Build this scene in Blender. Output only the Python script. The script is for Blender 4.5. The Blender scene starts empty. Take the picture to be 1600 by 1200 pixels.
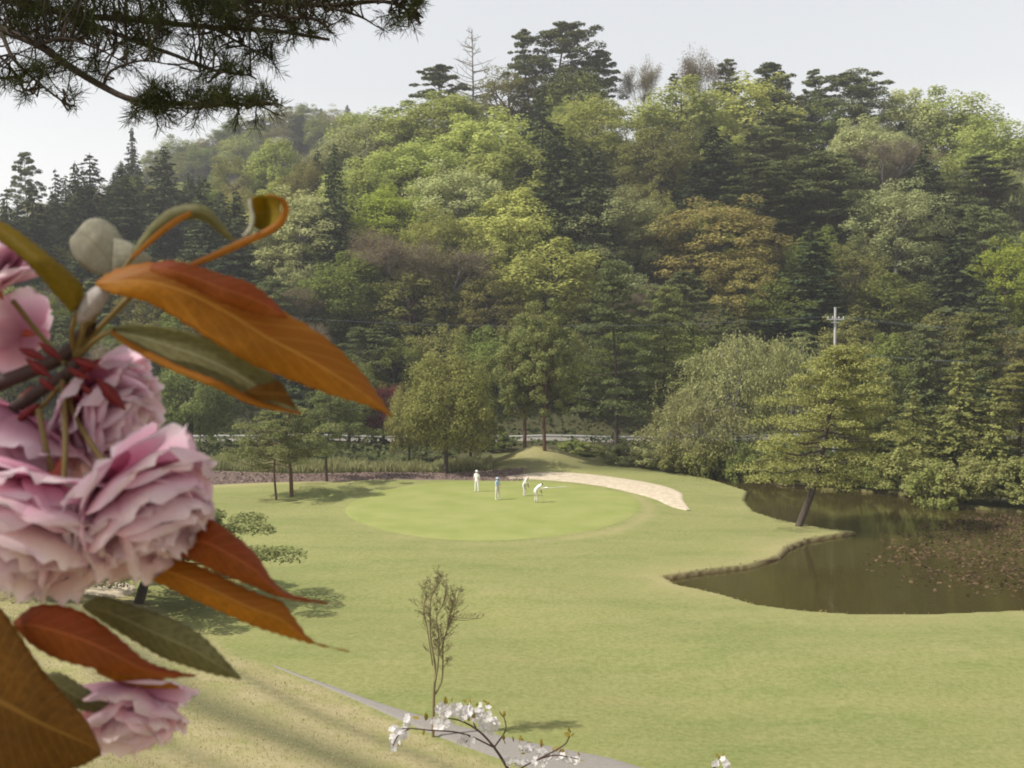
import bpy, bmesh, math, random
import numpy as np
from mathutils import Vector, Matrix

random.seed(7)
rng = np.random.default_rng(7)
S = bpy.context.scene
COL = S.collection

# ------------------------------------------------------------------ camera
F = 1716.0                      # focal length in photograph pixels (1600 wide)
CAMZ = 13.0
PITCH = math.atan((600 - 528) / F)      # slightly downwards
cam_d = bpy.data.cameras.new('camera')
cam_d.sensor_width = 36.0
cam_d.lens = 36.0 * F / 1600.0
cam_d.clip_start = 0.05
cam_d.clip_end = 4000
cam_d.dof.use_dof = True
cam_d.dof.focus_distance = 60
cam_d.dof.aperture_fstop = 27
cam = bpy.data.objects.new('camera', cam_d)
COL.objects.link(cam)
cam.location = (0, 0, CAMZ)
cam.rotation_euler = (math.radians(90) - PITCH, 0, 0)
S.camera = cam

# ------------------------------------------------------------------ world, sun
SUN_EL, SUN_AZ = math.radians(50), math.radians(-104)   # azimuth from +Y, clockwise positive: from the left, a little behind
sun_dir = Vector((math.sin(SUN_AZ) * math.cos(SUN_EL), math.cos(SUN_AZ) * math.cos(SUN_EL), math.sin(SUN_EL)))
W = bpy.data.worlds.new('World')
S.world = W
W.use_nodes = True
nt = W.node_tree
nt.nodes.clear()
sky = nt.nodes.new('ShaderNodeTexSky')
sky.sky_type = 'NISHITA'
sky.sun_disc = False
sky.sun_elevation = SUN_EL
sky.sun_rotation = SUN_AZ
sky.air_density = 2.0
sky.dust_density = 0.6
sky.ozone_density = 1.0
hs = nt.nodes.new('ShaderNodeHueSaturation')       # spring haze: an almost colourless sky
hs.inputs['Saturation'].default_value = 0.16
bg = nt.nodes.new('ShaderNodeBackground')
bg.inputs['Strength'].default_value = 0.125
wo = nt.nodes.new('ShaderNodeOutputWorld')
nt.links.new(sky.outputs[0], hs.inputs['Color'])
tn = nt.nodes.new('ShaderNodeMix'); tn.data_type = 'RGBA'; tn.blend_type = 'MULTIPLY'   # the faint lavender cast of the haze
tn.inputs[0].default_value = 1.0; tn.inputs[7].default_value = (1.0, .99, 1.015, 1)
nt.links.new(hs.outputs[0], tn.inputs[6])
nt.links.new(tn.outputs[2], bg.inputs['Color'])
nt.links.new(bg.outputs[0], wo.inputs['Surface'])

sd = bpy.data.lights.new('sun', 'SUN')
sd.energy = 4.6
sd.angle = math.radians(0.8)
sd.color = (1.0, 0.96, 0.87)
sun = bpy.data.objects.new('sun', sd)
COL.objects.link(sun)
sun.rotation_euler = sun_dir.to_track_quat('Z', 'Y').to_euler()
sun.location = (0, 0, 120)

S.view_settings.view_transform = 'Standard'
S.view_settings.look = 'None'
S.view_settings.gamma = 1
S.view_settings.use_curve_mapping = False
S.view_settings.exposure = 0.42
S.render.engine = 'CYCLES'
S.cycles.use_denoising = True
S.cycles.max_bounces = 6
S.cycles.diffuse_bounces = 3
S.cycles.transmission_bounces = 4
S.cycles.transparent_max_bounces = 6
S.cycles.volume_bounces = 0
S.cycles.filter_width = 1.9

# ------------------------------------------------------------------ pixel helpers
cp, sp = math.cos(PITCH), math.sin(PITCH)
def ray(px, py):
    a, b = (px - 800) / F, -(py - 600) / F
    y = cp + b * sp
    z = -sp + b * cp
    return a / y, z / y                     # dx, dz per metre of world y
def P(px, py, d):
    a, c = ray(px, py)
    return (a * d, d, CAMZ + c * d)
def G(px, py, z=0.0):
    a, c = ray(px, py)
    d = (z - CAMZ) / c
    return (a * d, d)
def proj(x, y, z):
    dz = z - CAMZ
    zc = y * cp - dz * sp
    yc = y * sp + dz * cp
    return 800 + F * x / zc, 600 - F * yc / zc

# ------------------------------------------------------------------ object helpers
def tag(o, label=None, cat=None, group=None, kind=None):
    if label: o['label'] = label
    if cat: o['category'] = cat
    if group: o['group'] = group
    if kind: o['kind'] = kind
    return o
def link(name, me, mat=None, parent=None):
    o = bpy.data.objects.new(name, me)
    COL.objects.link(o)
    if mat is not None and me is not None and not me.materials:
        me.materials.append(mat)
    if parent is not None: o.parent = parent
    return o
def empty(name, loc=(0, 0, 0), rz=0, sc=(1, 1, 1)):
    o = bpy.data.objects.new(name, None)
    COL.objects.link(o)
    o.location = loc; o.rotation_euler = (0, 0, rz); o.scale = sc
    o.empty_display_size = 0.2
    return o
def npmesh(name, V, Q, smooth=False, **attrs):
    """V (n,3); Q (m,k) faces all of the same size; point attributes"""
    V = np.asarray(V, np.float32); Q = np.asarray(Q, np.int32)
    me = bpy.data.meshes.new(name)
    k = Q.shape[1]
    me.vertices.add(len(V)); me.vertices.foreach_set('co', V.ravel())
    me.loops.add(Q.size); me.loops.foreach_set('vertex_index', Q.ravel())
    me.polygons.add(len(Q))
    me.polygons.foreach_set('loop_start', np.arange(0, Q.size, k, dtype=np.int32))
    me.polygons.foreach_set('loop_total', np.full(len(Q), k, np.int32))
    if smooth: me.polygons.foreach_set('use_smooth', np.ones(len(Q), bool))
    for an, av in attrs.items():
        at = me.attributes.new(an, 'FLOAT', 'POINT')
        at.data.foreach_set('value', np.asarray(av, np.float32))
    me.update(calc_edges=True)
    me.validate()
    return me
def unit(v):
    return v / np.maximum(np.linalg.norm(v, axis=-1, keepdims=True), 1e-9)

def cards(pts, nrm, L, Wd, along=None, tint=None):
    """small rhombic leaves: four points and two triangles each"""
    n = len(pts)
    nrm = unit(nrm)
    if along is None:
        along = rng.normal(size=(n, 3))
    t = unit(along - nrm * np.sum(along * nrm, 1, keepdims=True))
    b = np.cross(nrm, t)
    L = np.broadcast_to(np.asarray(L, float), (n,))[:, None]
    Wd = np.broadcast_to(np.asarray(Wd, float), (n,))[:, None]
    v = np.stack([pts - t * L * .5, pts + b * Wd * .5 + t * L * .1 - nrm * Wd * .12, pts + t * L * .5, pts - b * Wd * .5 + t * L * .1 - nrm * Wd * .12], 1).reshape(-1, 3)
    q = np.arange(4 * n).reshape(n, 4)
    tt = np.repeat(rng.random(n) if tint is None else tint, 4)
    return v, q, tt

def tubes(segs, sides=4):
    """segs: rows p0(3) p1(3) r0 r1 -> verts, quads"""
    s = np.asarray(segs, float)
    p0, p1, r0, r1 = s[:, :3], s[:, 3:6], s[:, 6], s[:, 7]
    d = unit(p1 - p0)
    ref = np.where(np.abs(d[:, 2:3]) > .9, np.array([[1., 0, 0]]), np.array([[0, 0, 1.]]))
    u = unit(np.cross(d, ref)); w = np.cross(d, u)
    a = np.arange(sides) * 2 * math.pi / sides
    ring = u[:, None, :] * np.cos(a)[None, :, None] + w[:, None, :] * np.sin(a)[None, :, None]
    A = p0[:, None, :] + ring * r0[:, None, None]
    B = p1[:, None, :] + ring * r1[:, None, None]
    V = np.concatenate([A, B], 1).reshape(-1, 3)
    n = len(s)
    base = (np.arange(n) * 2 * sides)[:, None]
    i = np.arange(sides)[None, :]; j = (i + 1) % sides
    Q = np.stack([base + i, base + j, base + sides + j, base + sides + i], -1).reshape(-1, 4)
    return V, Q
def poly_segs(pts, r0, r1):
    pts = [np.asarray(p, float) for p in pts]
    n = len(pts) - 1
    out = []
    for i in range(n):
        ra = r0 + (r1 - r0) * i / n; rb = r0 + (r1 - r0) * (i + 1) / n
        out.append(np.concatenate([pts[i], pts[i + 1], [ra, rb]]))
    return out
def smooth_line(pts, n=24):
    """Catmull-Rom through the points"""
    p = np.asarray(pts, float)
    p = np.vstack([2 * p[0] - p[1], p, 2 * p[-1] - p[-2]])
    out = []
    m = len(p) - 3
    for k in range(n):
        t = k / (n - 1) * m
        i = min(int(t), m - 1); f = t - i
        a, b, c, d = p[i:i + 4]
        out.append(.5 * ((2 * b) + (c - a) * f + (2 * a - 5 * b + 4 * c - d) * f * f + (3 * b - a - 3 * c + d) * f ** 3))
    return np.array(out)

# ------------------------------------------------------------------ materials
def newmat(name):
    m = bpy.data.materials.new(name); m.use_nodes = True
    t = m.node_tree; t.nodes.clear()
    return m, t, t.nodes.new('ShaderNodeOutputMaterial')
def N(t, typ, **kw):
    n = t.nodes.new(typ)
    for k, v in kw.items(): setattr(n, k, v)
    return n
def rgb(c): return (c[0], c[1], c[2], 1)
def mixcol(t, fac, a, b):
    n = t.nodes.new('ShaderNodeMix'); n.data_type = 'RGBA'
    for sock, v in ((n.inputs[0], fac), (n.inputs[6], a), (n.inputs[7], b)):
        if isinstance(v, (tuple, list)): sock.default_value = rgb(v)
        elif isinstance(v, (int, float)): sock.default_value = v
        else: t.links.new(v, sock)
    return n.outputs[2]
def noise(t, scale, detail=4, rough=.55, vec=None):
    n = N(t, 'ShaderNodeTexNoise'); n.inputs['Scale'].default_value = scale
    n.inputs['Detail'].default_value = detail; n.inputs['Roughness'].default_value = rough
    if vec is not None: t.links.new(vec, n.inputs['Vector'])
    return n.outputs[0]
def ramp(t, src, lo, hi):
    n = N(t, 'ShaderNodeMapRange'); n.inputs[1].default_value = lo; n.inputs[2].default_value = hi
    t.links.new(src, n.inputs[0]); return n.outputs[0]
def attr(t, name):
    n = N(t, 'ShaderNodeAttribute'); n.attribute_name = name; return n.outputs['Fac']
def mixf(t, src, k):
    n = N(t, 'ShaderNodeMath', operation='MULTIPLY'); t.links.new(src, n.inputs[0]); n.inputs[1].default_value = k; return n.outputs[0]
def geo_pos(t): return N(t, 'ShaderNodeNewGeometry').outputs['Position']
def bump(t, h, strength, dist):
    n = N(t, 'ShaderNodeBump'); n.inputs['Strength'].default_value = strength; n.inputs['Distance'].default_value = dist
    t.links.new(h, n.inputs['Height']); return n.outputs[0]
def principled(t, out, col, rough=.9, spec=.2, nrm=None):
    b = N(t, 'ShaderNodeBsdfPrincipled')
    if isinstance(col, tuple): b.inputs['Base Color'].default_value = rgb(col)
    else: t.links.new(col, b.inputs['Base Color'])
    b.inputs['Roughness'].default_value = rough
    b.inputs['Specular IOR Level'].default_value = spec
    if nrm is not None: t.links.new(nrm, b.inputs['Normal'])
    t.links.new(b.outputs[0], out.inputs['Surface'])
    return b

def leafmat(name, c1, c2, trans=.3, var=.25):
    m, t, out = newmat(name)
    oi = N(t, 'ShaderNodeObjectInfo')
    c = mixcol(t, attr(t, 'tint'), c1, c2)
    h = N(t, 'ShaderNodeHueSaturation')
    mr = N(t, 'ShaderNodeMapRange'); mr.inputs[3].default_value = 1 - var; mr.inputs[4].default_value = 1 + var
    t.links.new(oi.outputs['Random'], mr.inputs[0]); t.links.new(mr.outputs[0], h.inputs['Value'])
    ml = N(t, 'ShaderNodeMath', operation='MULTIPLY'); ml.inputs[1].default_value = 7.31
    fr = N(t, 'ShaderNodeMath', operation='FRACT')
    t.links.new(oi.outputs['Random'], ml.inputs[0]); t.links.new(ml.outputs[0], fr.inputs[0])
    mh = N(t, 'ShaderNodeMapRange'); mh.inputs[3].default_value = .487; mh.inputs[4].default_value = .513
    t.links.new(fr.outputs[0], mh.inputs[0]); t.links.new(mh.outputs[0], h.inputs['Hue'])
    t.links.new(c, h.inputs['Color'])
    d = N(t, 'ShaderNodeBsdfDiffuse'); tr = N(t, 'ShaderNodeBsdfTranslucent'); mx = N(t, 'ShaderNodeMixShader')
    mx.inputs[0].default_value = trans
    t.links.new(h.outputs[0], d.inputs[0]); t.links.new(h.outputs[0], tr.inputs[0])
    t.links.new(d.outputs[0], mx.inputs[1]); t.links.new(tr.outputs[0], mx.inputs[2])
    t.links.new(mx.outputs[0], out.inputs['Surface'])
    return m
def plainmat(name, col, rough=.8, spec=.2, var=.3, scale=3.0):
    m, t, out = newmat(name)
    n = noise(t, scale, 5)
    c = mixcol(t, n, tuple(v * (1 - var) for v in col), tuple(v * (1 + var) for v in col))
    principled(t, out, c, rough, spec)
    return m

M = {}
M['yellowgreen'] = leafmat('fresh_yellow_green_leaves', (0.260, 0.297, 0.070), (0.449, 0.457, 0.140), trans=0.42)
M['lime'] = leafmat('lime_leaves', (0.210, 0.270, 0.035), (0.340, 0.390, 0.070), var=.15, trans=0.42)
M['pale'] = leafmat('pale_grey_green_leaves', (0.263, 0.292, 0.115), (0.452, 0.462, 0.215), trans=0.42)
M['green'] = leafmat('mid_green_leaves', (0.125, 0.167, 0.038), (0.219, 0.239, 0.064), trans=0.42)
M['olive'] = leafmat('olive_leaves', (0.170, 0.173, 0.053), (0.275, 0.247, 0.086), trans=0.42)
M['orange'] = leafmat('bronze_spring_leaves', (0.268, 0.226, 0.068), (0.383, 0.336, 0.116), var=.1, trans=0.42)
M['dark'] = leafmat('dark_conifer_needles', (0.046, 0.068, 0.029), (0.095, 0.110, 0.044), trans=.15)
M['cedar'] = leafmat('cedar_needles', (0.047, 0.062, 0.030), (0.089, 0.097, 0.046), trans=.15)
M['pine'] = leafmat('pine_needles', (0.087, 0.111, 0.043), (0.182, 0.189, 0.069), trans=.2)
M['pinelight'] = leafmat('light_pine_needles', (0.168, 0.182, 0.053), (0.299, 0.277, 0.095), trans=.25)
M['brown'] = leafmat('brown_budding_twigs', (0.168, 0.130, 0.082), (0.239, 0.195, 0.103))
M['red'] = leafmat('dark_red_maple_leaves', (0.143, 0.034, 0.044), (0.207, 0.060, 0.063))
M['willow'] = leafmat('feathery_light_foliage', (.205, .215, .080), (.345, .330, .155), var=.12)
M['bark'] = plainmat('grey_brown_bark', (.075, .058, .045), scale=6)
M['palebark'] = plainmat('pale_grey_bark', (.20, .18, .165), scale=6)
M['redbark'] = plainmat('reddish_pine_bark', (.11, .062, .042), scale=8)

# ------------------------------------------------------------------ terrain
WATER = -0.38
def sstep(a, b, x):
    t = np.clip((x - a) / (b - a), 0, 1); return t * t * (3 - 2 * t)
near_shore_px = [(1030, 741), (1060, 742), (1110, 752), (1168, 771), (1163, 786), (1178, 803), (1215, 815), (1262, 825), (1300, 832), (1338, 835), (1300, 841), (1262, 848), (1232, 860),
                 (1218, 874), (1172, 888), (1100, 897), (1038, 907), (1060, 920), (1092, 926), (1130, 935), (1182, 951), (1255, 961), (1340, 967), (1450, 967), (1600, 960)]
far_shore_px = [(1640, 804), (1600, 801), (1540, 797), (1480, 791), (1440, 779), (1380, 771), (1310, 767), (1240, 762), (1180, 752), (1110, 742), (1060, 736)]
POND = [G(px, py, WATER) for px, py in near_shore_px] + [(46, 50), (62, 56), (70, 66), (66, 76)] + [G(px, py, WATER) for px, py in far_shore_px]
POND = np.array(POND)
def poly_sdf(x, y, poly):
    x = np.asarray(x, float); y = np.asarray(y, float)
    d = np.full(x.shape, 1e9); inside = np.zeros(x.shape, bool)
    n = len(poly)
    for i in range(n):
        ax, ay = poly[i]; bx, by = poly[(i + 1) % n]
        ex, ey = bx - ax, by - ay
        t = np.clip(((x - ax) * ex + (y - ay) * ey) / (ex * ex + ey * ey + 1e-12), 0, 1)
        d = np.minimum(d, np.hypot(x - ax - t * ex, y - ay - t * ey))
        c = ((ay > y) != (by > y)) & (x < (bx - ax) * (y - ay) / (by - ay + 1e-12) + ax)
        inside ^= c
    return np.where(inside, -d, d)
FOOT_X = [-200, -60, -30, -17.6, -11, -0.8, 3, 10, 40, 120]
FOOT_Y = [190, 92, 66, 53.5, 44.3, 33.6, 31.0, 28.5, 24, 18]
RX = [-400, -160, -112, -90, -68, -55, -41, -30, -16, 7, 41, 68, 89, 110, 140, 200, 400]
RZ = [14, 28, 33, 34, 36, 38, 43, 47, 51, 54, 53, 49, 47, 42, 34, 24, 10]
MOUND = G(838, 733); MOUND = (MOUND[0] + .3, 112.5)
def ground(x, y, pond=True):
    x = np.asarray(x, float); y = np.asarray(y, float)
    und = (.16 * np.sin(x * .19 + .6) * np.sin(y * .23 + 1.1) + .11 * np.sin(x * .11 - y * .31 + 2.) + .07 * np.sin(x * .43 + y * .37)
           + .05 * np.sin(y * .71 + x * .12))
    gx, gy = 0.0 - 1.3, 84.5
    flat = np.exp(-(((x - gx) / 14) ** 4 + ((y - gy) / 19) ** 4))
    z = und * (1 - .85 * flat) * sstep(28, 40, y)
    z = z + .22 * flat
    # the bank on which the photographer stands
    yf = np.interp(x, FOOT_X, FOOT_Y); c = np.interp(x, [-11, -.8, 5], [.70, .74, .95])
    t = (yf - y) * c
    z = z + np.interp(t, [0, .8, 10, 15, 18, 21, 23.5, 30], [0, .10, 2.0, 4.2, 6.2, 9.0, 11.2, 11.5])
    z = z + np.where(t > 1, .10 * np.sin(t * 1.3 + x * .2) * np.exp(-((t - 7) / 6) ** 2), 0)
    # mound behind the bunker, road bench, the hills
    z = z + 2.0 * np.exp(-(((x - MOUND[0]) / 4.2) ** 2 + ((y - MOUND[1]) / 4.6) ** 2))
    z = z + .25 * sstep(118, 128, y)
    R = np.interp(x, RX, RZ)
    y0 = 142.0
    s = np.clip((y - y0) / (238 - y0), 0, 1.0)
    prof = 1 - (1 - s) ** 1.25
    hill = R * prof * (1 - .75 * sstep(250, 330, y))
    hill = hill + 1.5 * np.sin(x * .07 + 1) * np.sin(y * .06) * sstep(150, 180, y)
    far = 84 * np.exp(-(((x + 62) / 85) ** 2 + ((y - 440) / 75) ** 2)) + 60 * np.exp(-(((x + 190) / 90) ** 2 + ((y - 470) / 80) ** 2))
    z = z + np.maximum(hill, far * sstep(250, 340, y))
    if pond:
        d = poly_sdf(x, y, POND)
        low = np.exp(-np.maximum(d, 0) / 4.0) * (y < 112) * (y > 36)
        z = z + (-.16 - z) * low * .9
        z = z + (-1.5 - z) * sstep(.06, -.42, d)
    return z
def gz(x, y):
    return float(ground(np.array([x]), np.array([y]))[0])

def axis(parts):
    out = []
    for a, b, s in parts:
        out.append(np.arange(a, b, s))
    return np.unique(np.concatenate(out).round(4))
xs = axis([(-900, -160, 37), (-160, -36, 4), (-36, 7, .42), (7, 42, .26), (42, 52, .42), (52, 76, 1.0), (76, 180, 4), (180, 901, 36)])
ys = axis([(-200, -20, 15), (-20, 18, 1.5), (18, 47, .42), (47, 100, .26), (100, 120, .42), (120, 150, 1.0), (150, 340, 4.0), (340, 640, 10), (640, 1500, 60)])
X, Y = np.meshgrid(xs, ys)
Z = ground(X, Y)
D = poly_sdf(X, Y, POND)
nx, ny = len(xs), len(ys)
V = np.stack([X, Y, Z], -1).reshape(-1, 3)
idx = np.arange(nx * ny).reshape(ny, nx)
Q = np.stack([idx[:-1, :-1], idx[:-1, 1:], idx[1:, 1:], idx[1:, :-1]], -1).reshape(-1, 4)
FSH = np.array(sorted([G(px, py, WATER) for px, py in far_shore_px] + [(66., 76.), (70., 66.)]))
def far_line(x): return np.interp(x, FSH[:, 0], FSH[:, 1])
farm = (X > 14) * sstep(-2.2, -1.2, Y - far_line(X))
yf = np.interp(X, FOOT_X, FOOT_Y); cc = np.interp(X, [-11, -.8, 5], [.70, .74, .95])
T = (yf - Y) * cc
wob = .6 * np.sin(X * .9 + Y * .6) + .4 * np.sin(X * .37 - Y * 1.1)
bank = sstep(-.1, .7, T)
nearpond = np.exp(-np.maximum(D, 0) / 2.1) * sstep(30, 36, Y) * (Y < 100) * (1 - farm)
pen = np.exp(-(((X - 21) / 8) ** 2 + ((Y - 66) / 8) ** 2))
tip = np.exp(-(((X - 9.5) / 5) ** 2 + ((Y - 59) / 3) ** 2))
moundm = np.exp(-(((X - MOUND[0]) / 5.) ** 2 + ((Y - MOUND[1]) / 6) ** 2))
dry = np.clip(.75 * nearpond * (.35 + pen + .8 * tip) + .75 * moundm, 0, 1)
# pale fringe around the putting green
GC = (-1.35, 84.3); GR = (11.3, 14.9)
er = np.hypot((X - GC[0]) / GR[0], (Y - GC[1]) / GR[1])
dry = np.maximum(dry, .45 * np.exp(-((er - 1.04) / .05) ** 2) * (.35 + .65 * sstep(-8, 8, X)) * (Y < 90))
dry = np.maximum(dry, .75 * np.exp(-((Y - 97.3 - .04 * (X + 18)) / 1.2) ** 2) * sstep(-13, -16, X))
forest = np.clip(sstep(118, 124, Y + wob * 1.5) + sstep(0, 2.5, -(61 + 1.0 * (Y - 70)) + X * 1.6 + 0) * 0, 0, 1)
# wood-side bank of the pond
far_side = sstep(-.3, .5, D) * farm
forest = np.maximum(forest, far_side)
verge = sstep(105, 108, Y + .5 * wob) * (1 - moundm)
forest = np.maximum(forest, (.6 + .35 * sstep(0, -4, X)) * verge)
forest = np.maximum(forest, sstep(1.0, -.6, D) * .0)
mud = sstep(.10, -.06, D)
# the soil strip left of the green
g1, g2 = 94.2, 106.0
soil = sstep(98.0, 98.7, Y + .25 * wob - .07 * (X + 24) * 0) * (1 - sstep(105.5, 106.5, Y)) * sstep(1.5, -1.5, X + .2 * wob + (98 - Y) * .25)
band = np.clip(np.exp(-((T - 5.4 - .5 * np.sin(X * .35)) / 1.15) ** 2) + .7 * np.exp(-((T - 8.6 - .4 * np.sin(X * .5)) / .5) ** 2) + .8 * np.exp(-((T - 2.4 - .2 * np.sin(X * .6)) / .4) ** 2), 0, 1) * (X < 3)  # tree-shade stripes across the bank, put into the grass colour
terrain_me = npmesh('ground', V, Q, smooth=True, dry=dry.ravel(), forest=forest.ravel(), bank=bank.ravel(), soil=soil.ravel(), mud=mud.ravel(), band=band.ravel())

m, t, out = newmat('golf_course_ground')
pos = geo_pos(t)
mp = N(t, 'ShaderNodeMapping'); mp.inputs['Scale'].default_value = (.45, 1.5, 1); mp.inputs['Rotation'].default_value = (0, 0, .12)
t.links.new(pos, mp.inputs['Vector'])
n_big = ramp(t, noise(t, .16, 3, .5, mp.outputs[0]), .38, .64)
n_mid = ramp(t, noise(t, .9, 4, .6, pos), .3, .72)
n_fine = ramp(t, noise(t, 4.5, 6, .75, pos), .3, .7)
n_tiny = ramp(t, noise(t, 28, 3, .7, pos), .25, .75)
g = mixcol(t, n_big, (.144, .186, .046), (.220, .232, .074))
n_w = ramp(t, noise(t, .42, 4, .55, mp.outputs[0]), .42, .72)
g = mixcol(t, mixf(t, n_w, .75), g, (.262, .242, .096))
n_p = ramp(t, noise(t, .28, 5, .65, pos), .54, .74)
g = mixcol(t, mixf(t, n_p, .55), g, (.315, .275, .125))
g2c = mixcol(t, mixf(t, n_mid, .30), g, (.295, .27, .115))
g3 = mixcol(t, n_fine, mixcol(t, .45, g2c, (.085, .110, .028)), mixcol(t, .32, g2c, (.40, .365, .18)))
straw = mixcol(t, n_fine, (.31, .26, .13), (.42, .36, .20))
straw = mixcol(t, ramp(t, noise(t, .8, 4, .6, pos), .42, .7), straw, (.27, .262, .10))
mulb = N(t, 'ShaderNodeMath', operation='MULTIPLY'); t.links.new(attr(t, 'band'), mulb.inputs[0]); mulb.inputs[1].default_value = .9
bankc = mixcol(t, mulb.outputs[0], straw, mixcol(t, n_fine, (.105, .108, .055), (.175, .165, .082)))  # straw turns darker olive where the shaded stripes are painted
c = mixcol(t, attr(t, 'dry'), g3, mixcol(t, n_mid, (.30, .262, .115), (.36, .305, .165)))
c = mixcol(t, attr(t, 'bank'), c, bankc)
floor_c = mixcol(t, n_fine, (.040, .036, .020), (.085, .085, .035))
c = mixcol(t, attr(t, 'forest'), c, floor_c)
soil_c = mixcol(t, n_fine, (.125, .088, .078), (.215, .155, .135))
c = mixcol(t, attr(t, 'soil'), c, soil_c)
c = mixcol(t, attr(t, 'mud'), c, mixcol(t, n_fine, (.060, .032, .016), (.115, .066, .034)))
hgt = N(t, 'ShaderNodeMath', operation='ADD'); t.links.new(n_fine, hgt.inputs[0]); t.links.new(n_tiny, hgt.inputs[1])
principled(t, out, c, .95, .1, bump(t, hgt.outputs[0], .55, .05))
M['ground'] = m
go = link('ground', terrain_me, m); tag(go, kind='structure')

# water
def flat_poly(name, pts, z, mat):
    me = bpy.data.meshes.new(name)
    bm = bmesh.new()
    f = bm.faces.new([bm.verts.new((p[0], p[1], z)) for p in pts])
    bmesh.ops.triangulate(bm, faces=[f])
    bm.normal_update()
    if sum(fc.normal.z for fc in bm.faces) < 0: bmesh.ops.reverse_faces(bm, faces=bm.faces)
    bm.to_mesh(me); bm.free()
    return link(name, me, mat)
m, t, out = newmat('pond_water')
pos = geo_pos(t)
mp = N(t, 'ShaderNodeMapping'); mp.inputs['Scale'].default_value = (1.1, 2.6, 1); t.links.new(pos, mp.inputs['Vector'])
b = principled(t, out, (.043, .034, .011), .045, .5, bump(t, noise(t, 1.6, 3, .5, mp.outputs[0]), .10, .05))
b.inputs['IOR'].default_value = 1.33
ctr = POND.mean(0)
wpoly = []
for p in POND:                               # the sheet runs a little under the banks
    wpoly.append(p)
gx0, gx1, gy0, gy1 = 8, 72, 44, 108
wx = np.arange(gx0, gx1, .5); wy = np.arange(gy0, gy1, .5)
WXg, WYg = np.meshgrid(wx, wy)
wd = poly_sdf(WXg, WYg, POND)
ii = np.arange(WXg.size).reshape(WXg.shape)
keep = (np.minimum.reduce([wd[:-1, :-1], wd[:-1, 1:], wd[1:, 1:], wd[1:, :-1]]) < .35)
wq = np.stack([ii[:-1, :-1], ii[:-1, 1:], ii[1:, 1:], ii[1:, :-1]], -1)[keep]
wm = npmesh('water', np.stack([WXg, WYg, np.full(WXg.shape, WATER)], -1).reshape(-1, 3), wq)
wo_ = link('water', wm, m); tag(wo_, kind='structure')

# sheets lying on the ground --------------------------------------------------
def fan_sheet(name, outline, mat, lift=.03, rings=14, kind='structure', n=120):
    o = np.asarray(outline, float)
    c = o.mean(0)
    o = smooth_line(np.vstack([o, o[:1]]), n + 1)[:-1]
    vs = [np.array([[c[0], c[1]]])]
    for r in range(1, rings + 1):
        vs.append(c + (o - c) * r / rings)
    xy = np.vstack(vs)
    z = ground(xy[:, 0], xy[:, 1]) + lift
    # edge runs into the ground
    z[-n:] -= lift + .03
    Vv = np.column_stack([xy, z])
    quads = []
    for k in range(n):
        quads.append((0, 1 + k, 1 + (k + 1) % n, 1 + (k + 1) % n))
    faces = [(q[0], q[1], q[2]) for q in quads]
    for r in range(rings - 1):
        a = 1 + r * n; b_ = a + n
        for k in range(n):
            faces.append((a + k, b_ + k, b_ + (k + 1) % n, a + (k + 1) % n))
    me = bpy.data.meshes.new(name); me.from_pydata(Vv.tolist(), [], faces)
    for p_ in me.polygons: p_.use_smooth = True
    me.update()
    ob = link(name, me, mat); tag(ob, kind=kind)
    return ob
def strip_sheet(name, A, B, mat, lift=.03, n=80, k=8):
    A = smooth_line(A, n); B = smooth_line(B, n)
    u = np.linspace(0, 1, k)[None, :, None]
    xy = A[:, None, :] * (1 - u) + B[:, None, :] * u
    z = ground(xy[..., 0], xy[..., 1]) + lift
    z[:, 0] -= lift + .03; z[:, -1] -= lift + .03
    Vv = np.concatenate([xy, z[..., None]], -1).reshape(-1, 3)
    id_ = np.arange(n * k).reshape(n, k)
    q = np.stack([id_[:-1, :-1], id_[:-1, 1:], id_[1:, 1:], id_[1:, :-1]], -1).reshape(-1, 4)
    me = npmesh(name, Vv, q, smooth=True)
    ob = link(name, me, mat); tag(ob, kind='structure')
    return ob
m, t, out = newmat('putting_green_turf')
pos = geo_pos(t)
c = mixcol(t, ramp(t, noise(t, .35, 3, .5, pos), .35, .65), (.190, .215, .058), (.238, .245, .082))
c = mixcol(t, ramp(t, noise(t, 5.0, 5, .7, pos), .2, .8), mixcol(t, .18, c, (.13, .17, .04)), mixcol(t, .15, c, (.36, .36, .16)))
principled(t, out, c, .95, .1)
M['turf'] = m
ang = np.linspace(0, 2 * math.pi, 33)[:-1]
rr = 1 + .035 * np.sin(ang * 2 + .6) + .02 * np.sin(ang * 3)
fan_sheet('putting_green', np.column_stack([GC[0] + GR[0] * rr * np.cos(ang), GC[1] + GR[1] * rr * np.sin(ang)]), m, lift=.035, rings=24)
m, t, out = newmat('bunker_sand')
pos = geo_pos(t)
c = mixcol(t, ramp(t, noise(t, 1.6, 4, .6, pos), .3, .7), (.38, .315, .225), (.56, .475, .355))
principled(t, out, c, .95, .1, bump(t, noise(t, 2.2, 5, .65, pos), 1.0, .16))
M['sand'] = m
sb = strip_sheet('sand_bunker', [G(790, 747), G(840, 741), G(920, 741), G(990, 748), G(1040, 758), G(1066, 770), G(1068, 782), G(1080, 797)],
            [G(795, 751), G(840, 752), G(900, 757), G(950, 764), G(990, 775), G(1020, 783), G(1048, 793), G(1072, 797)], M['sand'], lift=.06)
fan_sheet('sand_bunker', [G(90, 925), G(110, 915), G(160, 912), G(205, 916), G(212, 925), G(190, 936), G(140, 940), G(100, 936)], M['sand'], lift=.06)
m, t, out = newmat('path_asphalt')
pos = geo_pos(t)
c = mixcol(t, noise(t, 9, 6, .7, pos), (.15, .135, .120), (.27, .245, .22))
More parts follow.
